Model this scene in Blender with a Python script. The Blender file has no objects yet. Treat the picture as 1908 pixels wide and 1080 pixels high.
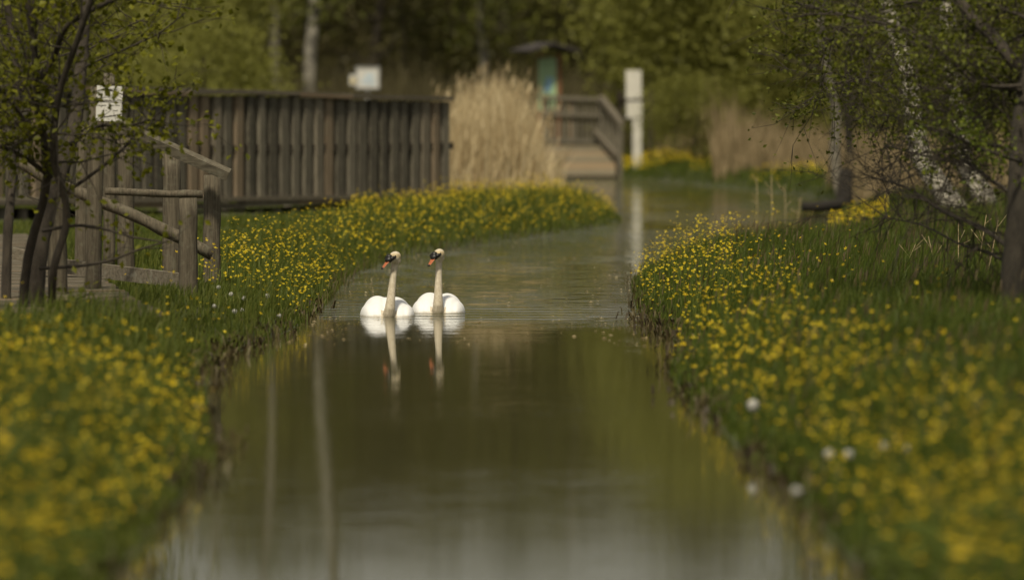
import bpy, bmesh, math, random
import numpy as np
from mathutils import Vector, Matrix

# ------------------------------------------------------------------ camera, sky, sun
SC = bpy.context.scene
COL = SC.collection
R = math.radians
CAM_H = 2.03
F = 12766.0                       # focal length in photo pixels (1908 wide)
PITCH = math.atan(383.0 / F)

cam_d = bpy.data.cameras.new("camera")
cam = bpy.data.objects.new("camera", cam_d)
COL.objects.link(cam)
cam.location = (0, 0, CAM_H)
cam.rotation_euler = (math.pi / 2 - PITCH, 0, 0)
cam_d.sensor_width = 36
cam_d.lens = F * 36 / 1908
cam_d.clip_start = 0.5
cam_d.clip_end = 4000
cam_d.dof.use_dof = True
cam_d.dof.focus_distance = 61.5
cam_d.dof.aperture_fstop = 2.1
SC.camera = cam

SUN_EL, SUN_ROT = R(56), R(193)
w = bpy.data.worlds.new("World")
SC.world = w
w.use_nodes = True
nt = w.node_tree
nt.nodes.clear()
out = nt.nodes.new("ShaderNodeOutputWorld")
bg = nt.nodes.new("ShaderNodeBackground")
sky = nt.nodes.new("ShaderNodeTexSky")
sky.sky_type = 'NISHITA'
sky.sun_disc = False
sky.sun_elevation = SUN_EL
sky.sun_rotation = SUN_ROT
sky.air_density = 1.2
sky.dust_density = 2.5
hs = nt.nodes.new("ShaderNodeHueSaturation")
hs.inputs['Saturation'].default_value = 0.22
tcw = nt.nodes.new("ShaderNodeTexCoord")
mpw = nt.nodes.new("ShaderNodeMapping")
mpw.inputs['Scale'].default_value = (3, 3, 12)
nzw = nt.nodes.new("ShaderNodeTexNoise")
nzw.inputs['Scale'].default_value = 1.3
nzw.inputs['Detail'].default_value = 6
crw = nt.nodes.new("ShaderNodeValToRGB")
crw.color_ramp.elements[0].position = 0.3
crw.color_ramp.elements[0].color = (0.55, 0.53, 0.48, 1)
crw.color_ramp.elements[1].position = 0.75
crw.color_ramp.elements[1].color = (1, 0.945, 0.82, 1)
mxw = nt.nodes.new("ShaderNodeMixRGB")
mxw.blend_type = 'MULTIPLY'
mxw.inputs[0].default_value = 1
nt.links.new(sky.outputs[0], hs.inputs['Color'])
nt.links.new(tcw.outputs['Generated'], mpw.inputs[0])
nt.links.new(mpw.outputs[0], nzw.inputs['Vector'])
nt.links.new(nzw.outputs['Fac'], crw.inputs[0])
nt.links.new(hs.outputs[0], mxw.inputs[1])
nt.links.new(crw.outputs[0], mxw.inputs[2])
nt.links.new(mxw.outputs[0], bg.inputs[0])
bg.inputs[1].default_value = 0.08
nt.links.new(bg.outputs[0], out.inputs[0])

sun_d = bpy.data.lights.new("sun", 'SUN')
sun_d.energy = 3.0
sun_d.angle = R(6)
sun_d.color = (1.0, 0.895, 0.69)
sun = bpy.data.objects.new("sun", sun_d)
COL.objects.link(sun)
sdir = Vector((math.sin(SUN_ROT) * math.cos(SUN_EL), math.cos(SUN_ROT) * math.cos(SUN_EL), math.sin(SUN_EL)))
sun.rotation_euler = sdir.to_track_quat('Z', 'Y').to_euler()
sun.location = (0, 0, 50)

SC.view_settings.view_transform = 'Standard'
SC.view_settings.look = 'None'
SC.view_settings.exposure = 0.22
SC.view_settings.gamma = 1
SC.cycles.use_denoising = True
SC.cycles.max_bounces = 6
SC.cycles.diffuse_bounces = 2
SC.cycles.glossy_bounces = 3
SC.cycles.transmission_bounces = 3
SC.cycles.transparent_max_bounces = 4
SC.cycles.sample_clamp_indirect = 4

# ------------------------------------------------------------------ helpers


def at(px, py, d):
    """point at distance d whose place in the view is (px, py)"""
    return Vector(((px - 954) * d / F, d, CAM_H - (py - 157) * d / F))


def xat(px, d):
    return (px - 954) * d / F


def tag(o, label=None, cat=None, group=None, kind=None):
    if label: o['label'] = label
    if cat: o['category'] = cat
    if group: o['group'] = group
    if kind: o['kind'] = kind
    return o


def empty(name, loc=(0, 0, 0), label=None, cat=None, group=None, rz=0):
    o = bpy.data.objects.new(name, None)
    o.location = loc
    o.rotation_euler = (0, 0, rz)
    o.empty_display_size = 0.2
    COL.objects.link(o)
    return tag(o, label, cat, group)


class MB:
    """collects geometry (world or local coordinates) and links it as one mesh"""
    def __init__(s):
        s.v = []; s.f = []; s.m = []; s.sm = []

    def box(s, c, size, rot=None, mat=0, taper=1.0):
        c = Vector(c); hx, hy, hz = size[0] / 2, size[1] / 2, size[2] / 2
        b = len(s.v)
        for z in (-1, 1):
            t = 1.0 if z < 0 else taper
            for x, y in ((-1, -1), (1, -1), (1, 1), (-1, 1)):
                p = Vector((x * hx * t, y * hy * t, z * hz))
                if rot is not None: p = rot @ p
                s.v.append(c + p)
        for q in ((0, 3, 2, 1), (4, 5, 6, 7), (0, 1, 5, 4), (1, 2, 6, 5), (2, 3, 7, 6), (3, 0, 4, 7)):
            s.f.append([b + i for i in q]); s.m.append(mat); s.sm.append(False)
        return s

    def beam(s, a, b, wd, ht, mat=0, roll=0.0):
        a = Vector(a); b = Vector(b)
        d = b - a
        q = d.to_track_quat('X', 'Z').to_matrix() @ Matrix.Rotation(roll, 3, 'X')
        return s.box((a + b) / 2, (d.length, wd, ht), q, mat)

    def tube(s, pts, rad, n=8, mat=0, caps=True, jit=0.0, rng=None):
        pts = [Vector(p) for p in pts]
        if not hasattr(rad, '__len__'): rad = [rad] * len(pts)
        rings = []
        up = Vector((0.13, 0.21, 0.97)).normalized()
        prev = None
        for i, p in enumerate(pts):
            t = (pts[min(i + 1, len(pts) - 1)] - pts[max(i - 1, 0)])
            if t.length < 1e-9: t = Vector((0, 0, 1))
            t.normalize()
            if prev is None:
                a = t.cross(up)
                if a.length < 0.05: a = t.cross(Vector((1, 0, 0)))
                a.normalize()
            else:
                a = prev - t * prev.dot(t)
                if a.length < 1e-6: a = t.orthogonal()
                a.normalize()
            prev = a
            b = t.cross(a)
            ring = []
            for k in range(n):
                an = 2 * math.pi * k / n
                rr = rad[i] * (1 + (rng.uniform(-jit, jit) if rng else 0))
                ring.append(len(s.v))
                s.v.append(p + (a * math.cos(an) + b * math.sin(an)) * rr)
            rings.append(ring)
        for i in range(len(rings) - 1):
            for k in range(n):
                s.f.append([rings[i][k], rings[i][(k + 1) % n], rings[i + 1][(k + 1) % n], rings[i + 1][k]])
                s.m.append(mat); s.sm.append(True)
        if caps:
            s.f.append(rings[0][::-1]); s.m.append(mat); s.sm.append(False)
            s.f.append(rings[-1][:]); s.m.append(mat); s.sm.append(False)
        return s

    def ell(s, c, r, rot=None, nu=16, nv=10, mat=0):
        c = Vector(c); b = len(s.v)
        for j in range(nv + 1):
            th = math.pi * j / nv
            for i in range(nu):
                ph = 2 * math.pi * i / nu
                p = Vector((r[0] * math.sin(th) * math.cos(ph), r[1] * math.sin(th) * math.sin(ph), r[2] * math.cos(th)))
                if rot is not None: p = rot @ p
                s.v.append(c + p)
        for j in range(nv):
            for i in range(nu):
                s.f.append([b + j * nu + i, b + (j + 1) * nu + i, b + (j + 1) * nu + (i + 1) % nu, b + j * nu + (i + 1) % nu])
                s.m.append(mat); s.sm.append(True)
        return s

    def poly(s, pts, mat=0, smooth=False):
        b = len(s.v)
        s.v += [Vector(p) for p in pts]
        s.f.append(list(range(b, b + len(pts)))); s.m.append(mat); s.sm.append(smooth)
        return s

    def mesh(s, name, mats):
        me = bpy.data.meshes.new(name)
        me.from_pydata([tuple(v) for v in s.v], [], s.f)
        if not isinstance(mats, (list, tuple)): mats = [mats]
        for m in mats: me.materials.append(m)
        me.polygons.foreach_set('material_index', s.m)
        me.polygons.foreach_set('use_smooth', s.sm)
        me.update()
        return me

    def build(s, name, mats, parent=None):
        """vertices are given in world space; a part is stored relative to its thing"""
        if parent is not None:
            mw = parent.matrix_basis.copy()
            pp = parent.parent
            while pp is not None:
                mw = pp.matrix_basis @ mw; pp = pp.parent
            inv = mw.inverted()
            s.v = [inv @ Vector(v) for v in s.v]
        o = bpy.data.objects.new(name, s.mesh(name, mats))
        COL.objects.link(o)
        if parent is not None: o.parent = parent
        return o

    def build_local(s, name, mats, parent=None, loc=None):
        o = bpy.data.objects.new(name, s.mesh(name, mats))
        COL.objects.link(o)
        if parent is not None: o.parent = parent
        if loc is not None: o.location = loc
        return o


def np_mesh(name, V, quads=None, tris=None, mats=(), qm=None, tm=None, smooth=False):
    me = bpy.data.meshes.new(name)
    nq = 0 if quads is None else len(quads)
    ntr = 0 if tris is None else len(tris)
    me.vertices.add(len(V))
    me.vertices.foreach_set('co', np.asarray(V, dtype=np.float32).ravel())
    loops = []
    if nq: loops.append(np.asarray(quads, dtype=np.int32).ravel())
    if ntr: loops.append(np.asarray(tris, dtype=np.int32).ravel())
    L = np.concatenate(loops)
    me.loops.add(len(L))
    me.loops.foreach_set('vertex_index', L)
    me.polygons.add(nq + ntr)
    st = np.concatenate([np.arange(nq, dtype=np.int32) * 4, nq * 4 + np.arange(ntr, dtype=np.int32) * 3])
    me.polygons.foreach_set('loop_start', st.astype(np.int32))
    mi = np.zeros(nq + ntr, dtype=np.int32)
    if qm is not None: mi[:nq] = qm
    if tm is not None: mi[nq:] = tm
    for m in mats: me.materials.append(m)
    me.polygons.foreach_set('material_index', mi)
    if smooth: me.polygons.foreach_set('use_smooth', np.ones(nq + ntr, dtype=bool))
    me.update(calc_edges=True)
    me.validate()
    return me


def link_mesh(name, me, parent=None):
    o = bpy.data.objects.new(name, me)
    COL.objects.link(o)
    if parent is not None: o.parent = parent
    return o


# ------------------------------------------------------------------ materials
class NT:
    def __init__(s, name):
        s.mat = bpy.data.materials.new(name)
        s.mat.use_nodes = True
        s.t = s.mat.node_tree
        s.b = s.t.nodes['Principled BSDF']
        s.o = s.t.nodes['Material Output']

    def n(s, typ, **kw):
        nd = s.t.nodes.new(typ)
        for k, v in kw.items():
            if hasattr(nd, k): setattr(nd, k, v)
        return nd

    def l(s, a, b): s.t.links.new(a, b)

    def ramp(s, fac, stops):
        r = s.n("ShaderNodeValToRGB")
        e = r.color_ramp.elements
        while len(e) < len(stops): e.new(0.5)
        for i, (p, c) in enumerate(stops):
            e[i].position = p
            e[i].color = (*c, 1)
        s.l(fac, r.inputs[0])
        return r.outputs[0]

    def noise(s, scale, vec=None, detail=4, sc=None, coord='Object', rough=0.6):
        if vec is None:
            tc = s.n("ShaderNodeTexCoord")
            vec = tc.outputs[coord]
        if sc is not None:
            mp = s.n("ShaderNodeMapping")
            mp.inputs['Scale'].default_value = sc
            s.l(vec, mp.inputs[0])
            vec = mp.outputs[0]
        nz = s.n("ShaderNodeTexNoise")
        nz.inputs['Scale'].default_value = scale
        nz.inputs['Detail'].default_value = detail
        nz.inputs['Roughness'].default_value = rough
        s.l(vec, nz.inputs['Vector'])
        return nz.outputs['Fac']

    def mix(s, fac, a, b, mode='MIX'):
        m = s.n("ShaderNodeMixRGB", blend_type=mode)
        for i, x in enumerate((fac, a, b)):
            if hasattr(x, 'node'): s.l(x, m.inputs[i])
            elif isinstance(x, (int, float)): m.inputs[i].default_value = x
            else: m.inputs[i].default_value = (*x, 1)
        return m.outputs[0]

    def math(s, op, a, b=0.0, clamp=False):
        m = s.n("ShaderNodeMath", operation=op, use_clamp=clamp)
        for i, x in enumerate((a, b)):
            if hasattr(x, 'node'): s.l(x, m.inputs[i])
            else: m.inputs[i].default_value = x
        return m.outputs[0]

    def island(s):
        g = s.n("ShaderNodeNewGeometry")
        return g.outputs['Random Per Island']


def m_plain(name, col, rough=0.6, var=0.25, scale=8.0):
    t = NT(name)
    f = t.noise(scale)
    c = t.ramp(f, [(0.3, tuple(x * (1 - var) for x in col)), (0.7, tuple(min(1, x * (1 + var)) for x in col))])
    t.l(c, t.b.inputs['Base Color'])
    t.b.inputs['Roughness'].default_value = rough
    return t.mat


def m_leaf(name, c1, c2, c3, trans=0.3, rough=0.55, objvar=0.0):
    """leaf or blade: three tints picked at random leaf by leaf, some light passes through"""
    t = NT(name)
    c = t.ramp(t.island(), [(0.0, c1), (0.5, c2), (1.0, c3)])
    if objvar:
        oi = t.n("ShaderNodeObjectInfo")
        h = t.n("ShaderNodeHueSaturation")
        t.l(c, h.inputs['Color'])
        v = t.math('MULTIPLY_ADD', oi.outputs['Random'], objvar)
        v.node.inputs[2].default_value = 1 - objvar / 2
        t.l(v, h.inputs['Value'])
        c = h.outputs[0]
    t.l(c, t.b.inputs['Base Color'])
    t.b.inputs['Roughness'].default_value = rough
    t.b.inputs['Specular IOR Level'].default_value = 0.25
    if trans > 0:
        tr = t.n("ShaderNodeBsdfTranslucent")
        t.l(c, tr.inputs[0])
        mx = t.n("ShaderNodeMixShader")
        mx.inputs[0].default_value = trans
        t.l(t.b.outputs[0], mx.inputs[1]); t.l(tr.outputs[0], mx.inputs[2])
        t.l(mx.outputs[0], t.o.inputs[0])
    return t.mat


def m_wood(name, dark, light, lichen=None, stretch=(9, 9, 0.9), tint=0.35):
    t = NT(name)
    f = t.noise(4.0, sc=stretch, detail=8, rough=0.7)
    c = t.ramp(f, [(0.28, dark), (0.52, tuple((a + b) / 2 for a, b in zip(dark, light))), (0.75, light)])
    isl = t.island()
    v = t.math('MULTIPLY_ADD', isl, tint * 2)
    v.node.inputs[2].default_value = 1 - tint
    h = t.n("ShaderNodeHueSaturation")
    t.l(c, h.inputs['Color']); t.l(v, h.inputs['Value'])
    c = h.outputs[0]
    # some boards keep a redder, newer colour
    red = t.ramp(isl, [(0.86, (0, 0, 0)), (0.9, (1, 1, 1))])
    redf = t.math('MULTIPLY', red, 0.45)
    c = t.mix(redf, c, (light[0] * 1.1, light[1] * 0.82, light[2] * 0.62))
    if lichen:
        g = t.noise(14.0, detail=6)
        gf = t.ramp(g, [(0.52, (0, 0, 0)), (0.7, (1, 1, 1))])
        c = t.mix(t.math('MULTIPLY', gf, 0.6), c, lichen)
    t.l(c, t.b.inputs['Base Color'])
    t.b.inputs['Roughness'].default_value = 0.85
    t.b.inputs['Specular IOR Level'].default_value = 0.2
    bp = t.n("ShaderNodeBump")
    bp.inputs['Strength'].default_value = 0.6
    bp.inputs['Distance'].default_value = 0.01
    t.l(f, bp.inputs['Height'])
    t.l(bp.outputs[0], t.b.inputs['Normal'])
    return t.mat


def m_bark(name, dark, light, scale=(3, 3, 0.8)):
    t = NT(name)
    f = t.noise(7.0, sc=scale, detail=8, rough=0.75)
    c = t.ramp(f, [(0.3, dark), (0.72, light)])
    t.l(c, t.b.inputs['Base Color'])
    t.b.inputs['Roughness'].default_value = 0.9
    bp = t.n("ShaderNodeBump")
    bp.inputs['Strength'].default_value = 0.8
    bp.inputs['Distance'].default_value = 0.03
    t.l(f, bp.inputs['Height'])
    t.l(bp.outputs[0], t.b.inputs['Normal'])
    return t.mat


def m_birch(name, white=(0.5, 0.47, 0.41), lo=0.52):
    t = NT(name)
    f = t.noise(2.2, sc=(2.0, 2.0, 3.6), detail=7, rough=0.7)
    c = t.ramp(f, [(lo - 0.12, (0.05, 0.045, 0.035)), (lo, tuple(x * 0.75 for x in white)), (lo + 0.18, white)])
    t.l(c, t.b.inputs['Base Color'])
    t.b.inputs['Roughness'].default_value = 0.8
    return t.mat


M = {}
M['wood_fence'] = m_wood('weathered_board', (0.055, 0.049, 0.037), (0.235, 0.21, 0.16), tint=0.4, lichen=(0.17, 0.16, 0.11))
M['wood_rail'] = m_wood('lichened_timber', (0.035, 0.029, 0.02), (0.18, 0.152, 0.108), lichen=(0.17, 0.16, 0.115), stretch=(14, 14, 0.8))
M['wood_beam'] = m_wood('old_beam', (0.07, 0.058, 0.042), (0.23, 0.2, 0.15), stretch=(1.2, 9, 9), lichen=(0.25, 0.24, 0.19))
M['wood_handrail'] = m_wood('mossy_handrail', (0.06, 0.052, 0.038), (0.2, 0.175, 0.125), stretch=(1.5, 10, 10), lichen=(0.22, 0.21, 0.16), tint=0.0)
M['wood_deck'] = m_wood('grey_plank', (0.075, 0.064, 0.046), (0.21, 0.182, 0.135), stretch=(0.8, 8, 8), tint=0.2)
M['wood_dark'] = m_wood('dark_timber_and_shade', (0.02, 0.016, 0.012), (0.06, 0.048, 0.035))  # dark timber; also stands in for shade between and below the screen boards
M['wood_back'] = m_wood('shaded_board', (0.02, 0.017, 0.01), (0.07, 0.06, 0.036))  # darker copy for the back boards: shade of the gaps put into the colour
M['wood_ramp'] = m_wood('ramp_plank', (0.12, 0.10, 0.065), (0.25, 0.215, 0.145), stretch=(0.8, 8, 8), tint=0.2)
M['bark_dark'] = m_bark('dark_bark', (0.016, 0.012, 0.008), (0.075, 0.06, 0.042))
M['bark_grey'] = m_bark('grey_bark', (0.013, 0.0105, 0.007), (0.055, 0.045, 0.03))
M['bark_black'] = m_bark('black_wet_bark', (0.006, 0.005, 0.004), (0.03, 0.024, 0.017))
M['birch'] = m_birch('birch_bark', (0.24, 0.215, 0.165), 0.5)
M['birch_bright'] = m_birch('bright_birch_bark', (0.38, 0.35, 0.28), 0.54)
M['leaf_left'] = m_leaf('shrub_leaf', (0.08, 0.09, 0.006), (0.13, 0.135, 0.008), (0.21, 0.21, 0.014), 0.4)
M['leaf_right'] = m_leaf('alder_leaf', (0.05, 0.06, 0.006), (0.09, 0.10, 0.010), (0.15, 0.17, 0.015), 0.35)
M['leaf_bright'] = m_leaf('fresh_leaf', (0.09, 0.13, 0.010), (0.14, 0.185, 0.016), (0.21, 0.25, 0.025), 0.4)
M['crown_dark'] = m_leaf('dark_crown', (0.045, 0.042, 0.011), (0.07, 0.066, 0.016), (0.095, 0.088, 0.022), 0.2, objvar=0.4)  # tints raised to stand in for haze over the wood
M['crown_brown'] = m_leaf('budding_crown', (0.058, 0.048, 0.019), (0.075, 0.064, 0.024), (0.09, 0.08, 0.026), 0.15, objvar=0.4)
M['crown_green'] = m_leaf('green_crown', (0.07, 0.078, 0.012), (0.10, 0.108, 0.017), (0.135, 0.142, 0.025), 0.3, objvar=0.3)
M['crown_willow'] = m_leaf('willow_crown', (0.155, 0.158, 0.03), (0.205, 0.207, 0.042), (0.265, 0.265, 0.058), 0.35, objvar=0.25)
M['grass'] = m_leaf('grass_blade', (0.05, 0.072, 0.008), (0.085, 0.11, 0.014), (0.16, 0.17, 0.035), 0.35)
M['grass_deep'] = m_leaf('deep_grass_blade', (0.036, 0.058, 0.006), (0.068, 0.098, 0.011), (0.13, 0.15, 0.022), 0.35)
M['seed'] = m_leaf('seed_head', (0.05, 0.035, 0.018), (0.09, 0.065, 0.03), (0.13, 0.1, 0.05), 0.1)
M['reed'] = m_leaf('dry_reed', (0.26, 0.185, 0.09), (0.46, 0.36, 0.20), (0.68, 0.57, 0.36), 0.25, rough=0.7)
M['reed_brown'] = m_leaf('brown_sedge', (0.12, 0.095, 0.045), (0.24, 0.18, 0.095), (0.38, 0.295, 0.17), 0.2, rough=0.7)
M['twig'] = m_leaf('dead_twig', (0.04, 0.034, 0.014), (0.065, 0.055, 0.023), (0.09, 0.077, 0.036), 0.0, rough=0.8)
M['mudleaf'] = m_leaf('rotting_leaf', (0.03, 0.022, 0.012), (0.06, 0.045, 0.02), (0.1, 0.085, 0.03), 0.1)
M['petal'] = m_leaf('yellow_petal', (0.60, 0.40, 0.008), (0.70, 0.52, 0.014), (0.78, 0.62, 0.03), 0.3, rough=0.35)
M['stamen'] = m_plain('orange_stamen', (0.5, 0.28, 0.01), 0.6)
M['stem'] = m_leaf('flower_stem', (0.06, 0.09, 0.012), (0.1, 0.13, 0.02), (0.14, 0.17, 0.03), 0.2)
M['fluff'] = m_leaf('seed_fluff', (0.55, 0.54, 0.5), (0.66, 0.65, 0.6), (0.75, 0.74, 0.7), 0.4)
M['white_paint'] = m_plain('white_paint', (0.62, 0.60, 0.53), 0.5, 0.16, 3)
M['sign_white'] = m_plain('sign_sheet', (0.62, 0.61, 0.57), 0.5, 0.1, 9)
M['sign_blue'] = m_plain('sign_blue', (0.25, 0.43, 0.6), 0.5, 0.1)
M['sign_pale'] = m_plain('sign_pale_blue', (0.5, 0.6, 0.68), 0.5, 0.1)
M['sign_yellow'] = m_plain('sign_yellow', (0.6, 0.48, 0.18), 0.5, 0.1)
M['map_green'] = m_plain('map_green', (0.30, 0.44, 0.25), 0.5, 0.25, 5)
M['ink'] = m_plain('ink', (0.24, 0.235, 0.21), 0.7, 0.2)
M['rust_wood'] = m_plain('rust_brown_wood', (0.2, 0.09, 0.04), 0.8, 0.3, 6)
M['felt'] = m_plain('roofing_felt', (0.045, 0.038, 0.036), 0.85, 0.3, 6)
M['metal'] = m_plain('grey_metal', (0.25, 0.25, 0.25), 0.5, 0.15)
M['bill'] = m_plain('orange_bill', (0.42, 0.125, 0.05), 0.4, 0.15, 30)
M['black'] = m_plain('black_skin', (0.012, 0.011, 0.01), 0.45, 0.2, 20)


def m_swan():
    t = NT('white_feather')
    tc = t.n("ShaderNodeTexCoord")
    sx = t.n("ShaderNodeSeparateXYZ")
    t.l(tc.outputs['Object'], sx.inputs[0])
    f = t.noise(40.0, detail=5, sc=(1, 0.5, 1.4))
    c = t.ramp(f, [(0.3, (0.80, 0.805, 0.81)), (0.7, (0.87, 0.875, 0.88))])
    # dirty band near the water line
    st = t.noise(26.0, detail=5)
    zz = t.math('MULTIPLY_ADD', st, 0.06)
    zz.node.inputs[2].default_value = -0.03
    z2 = t.math('ADD', sx.outputs[2], zz)
    d = t.ramp(z2, [(0.006, (1, 1, 1)), (0.034, (0, 0, 0))])
    c = t.mix(t.math('MULTIPLY', d, 0.75), c, (0.38, 0.31, 0.19))
    t.l(c, t.b.inputs['Base Color'])
    t.b.inputs['Roughness'].default_value = 0.7
    bp = t.n("ShaderNodeBump")
    bp.inputs['Strength'].default_value = 0.25
    bp.inputs['Distance'].default_value = 0.006
    t.l(f, bp.inputs['Height']); t.l(bp.outputs[0], t.b.inputs['Normal'])
    return t.mat


def m_neck():
    t = NT('stained_feather')
    f = t.noise(60.0, detail=6, sc=(1, 1, 0.6))
    c = t.ramp(f, [(0.28, (0.44, 0.375, 0.27)), (0.6, (0.63, 0.56, 0.44)), (0.8, (0.74, 0.68, 0.57))])
    t.l(c, t.b.inputs['Base Color'])
    t.b.inputs['Roughness'].default_value = 0.8
    bp = t.n("ShaderNodeBump")
    bp.inputs['Strength'].default_value = 0.3
    bp.inputs['Distance'].default_value = 0.005
    t.l(f, bp.inputs['Height']); t.l(bp.outputs[0], t.b.inputs['Normal'])
    return t.mat


M['swan'] = m_swan()
M['neck'] = m_neck()
M['crown_feather'] = m_plain('tan_head_feather', (0.52, 0.42, 0.25), 0.8, 0.3, 40)


def m_ground():
    t = NT('bank_soil')
    f = t.noise(1.1, detail=8)
    c = t.ramp(f, [(0.3, (0.03, 0.026, 0.014)), (0.5, (0.045, 0.052, 0.018)), (0.7, (0.075, 0.075, 0.028))])
    t.l(c, t.b.inputs['Base Color'])
    t.b.inputs['Roughness'].default_value = 0.95
    return t.mat


def m_water():
    t = NT('canal_water')
    tc = t.n("ShaderNodeTexCoord")
    sx = t.n("ShaderNodeSeparateXYZ")
    t.l(tc.outputs['Object'], sx.inputs[0])
    Y = sx.outputs[1]
    # where the breeze and the wake ruffle the surface (metres along the canal)
    Yw = t.math('ADD', Y, t.math('MULTIPLY', t.math('SUBTRACT', t.noise(0.35, detail=3, sc=(1.2, 0.5, 1)), 0.5), 5.0))
    rf = t.ramp(t.math('MULTIPLY', Yw, 1 / 160.0),
                [(0.0, (0.003,) * 3), (56.5 / 160, (0.006,) * 3), (58.8 / 160, (0.03,) * 3), (60.6 / 160, (0.28,) * 3), (62 / 160, (0.15,) * 3),
                 (65 / 160, (0.5,) * 3), (70 / 160, (0.7,) * 3), (76 / 160, (0.95,) * 3), (86 / 160, (0.6,) * 3),
                 (96 / 160, (0.12,) * 3), (110 / 160, (0.1,) * 3), (113 / 160, (0.7,) * 3), (117 / 160, (0.1,) * 3),
                 (130 / 160, (0.12,) * 3), (137 / 160, (0.9,) * 3), (150 / 160, (0.8,) * 3)])
    patch = t.noise(0.5, detail=3, sc=(0.8, 0.22, 1))
    pf = t.ramp(patch, [(0.38, (0.04,) * 3), (0.58, (1.0,) * 3)])
    cat = t.noise(2.6, detail=4, sc=(0.8, 0.9, 1), rough=0.7)          # cat's paws: small ruffled spots
    cf = t.ramp(cat, [(0.45, (0.02,) * 3), (0.6, (1.0,) * 3)])
    amp = t.math('MULTIPLY', t.math('MULTIPLY', rf, pf), cf)
    amp = t.math('ADD', t.math('MULTIPLY', amp, 2.4), 0.0012)
    w1 = t.noise(3.0, detail=5, sc=(0.55, 1.0, 1), rough=0.55)
    w2 = t.noise(9.0, detail=3, sc=(0.5, 1.0, 1))
    ww = t.math('MULTIPLY_ADD', w2, 0.35)
    t.l(w1, ww.node.inputs[2])
    h = t.math('MULTIPLY', ww, amp)
    # low ridges of the wake running out on both sides of the swans
    wy = t.math('ADD', Y, t.math('MULTIPLY', t.noise(0.5, detail=3, sc=(1.0, 0.6, 1)), 0.6))
    ridge = t.math('SINE', t.math('MULTIPLY', wy, 2 * math.pi / 0.7))
    wk = t.ramp(t.math('MULTIPLY', Y, 1 / 160.0), [(59.3 / 160, (0,) * 3), (59.7 / 160, (1,) * 3), (61.0 / 160, (1,) * 3), (62.2 / 160, (0,) * 3)])
    wkn = t.ramp(t.noise(0.9, detail=2, sc=(0.6, 0.5, 1)), [(0.35, (0.15,) * 3), (0.6, (1,) * 3)])
    ridge = t.math('MULTIPLY', t.math('MULTIPLY', ridge, t.math('MULTIPLY', wk, wkn)), 0.75)
    h = t.math('ADD', h, ridge)
    bp = t.n("ShaderNodeBump")
    bp.inputs['Strength'].default_value = 1.0
    bp.inputs['Distance'].default_value = 0.05
    t.l(h, bp.inputs['Height'])
    t.l(bp.outputs[0], t.b.inputs['Normal'])
    c = t.ramp(t.noise(0.3, detail=3), [(0.3, (0.056, 0.055, 0.017)), (0.7, (0.072, 0.070, 0.023))])
    t.l(c, t.b.inputs['Base Color'])
    t.b.inputs['Roughness'].default_value = 0.04
    t.b.inputs['IOR'].default_value = 1.33
    return t.mat


# ------------------------------------------------------------------ the canal and its banks
LB = np.array([(-400, -1.6), (0, -1.6), (20, -1.62), (26, -1.70), (32, -1.67), (37.4, -1.66), (41, -1.85), (44.5, -2.04), (50.5, -2.2), (54, -2.0), (58, -1.8), (63, -1.74),
               (70, -1.76), (74, -1.7), (80, -1.34), (87, -0.4), (93, 0.55), (98, 1.3), (103, 1.62), (108, 1.55), (112, 1.2), (117, 0.8),
               (126, 0.5), (140, 0.4), (150, 0.4), (156, 0.7), (163, 1.4), (164, 1.5), (900, 1.5)])
RB = np.array([(-400, 1.55), (0, 1.55), (24, 1.55), (28, 1.5), (33.5, 1.44), (38, 1.31), (42.3, 1.26), (45, 1.16), (48.6, 1.13), (51, 1.27), (54, 1.35), (58.5, 1.15), (64, 1.18),
               (69, 1.24), (72, 1.34), (75, 1.6), (77, 2.2), (79, 3.0), (81, 3.6), (86, 4.05), (92, 4.5), (100, 4.85), (104, 5.0), (108, 5.1), (114, 5.35), (120, 5.6), (124, 5.3),
               (134, 4.2), (141, 3.4), (146, 2.8), (150, 2.45), (158, 2.3), (163, 1.6), (164, 1.5), (900, 1.5)])
_segs = []
for P in (LB, RB):
    for i in range(len(P) - 1):
        if P[i, 0] < -300 or P[i, 0] >= 164: continue
        _segs.append((P[i, 1], P[i, 0], P[i + 1, 1], P[i + 1, 0]))
_segs = np.array(_segs)


def shore(x, y):
    """distance to the water line; positive on land, negative in the water"""
    x = np.asarray(x, float); y = np.asarray(y, float)
    best = np.full(x.shape, 1e9)
    for ax, ay, bx, by in _segs:
        dx, dy = bx - ax, by - ay
        tt = np.clip(((x - ax) * dx + (y - ay) * dy) / (dx * dx + dy * dy), 0, 1)
        best = np.minimum(best, np.hypot(x - ax - tt * dx, y - ay - tt * dy))
    L = np.interp(y, LB[:, 0], LB[:, 1]); Rr = np.interp(y, RB[:, 0], RB[:, 1])
    wet = (x > L) & (x < Rr)
    return np.where(wet, -best, best)


def sstep(a, b, v):
    t = np.clip((v - a) / (b - a), 0, 1)
    return t * t * (3 - 2 * t)


def ground_z(x, y):
    s = shore(x, y)
    x = np.asarray(x, float); y = np.asarray(y, float)
    bumps = 0.03 * np.sin(x * 2.1 + y * 0.7) * np.sin(y * 1.3 - x * 0.9) * sstep(0.3, 1.2, s)
    land = 0.05 * sstep(0, 0.12, s) + 0.17 * sstep(0.05, 1.0, s) + bumps + 0.35 * sstep(160, 260, y) * sstep(2, 10, s)
    return np.where(s > 0, land, -0.6 * sstep(0, 1.0, -s))


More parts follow.
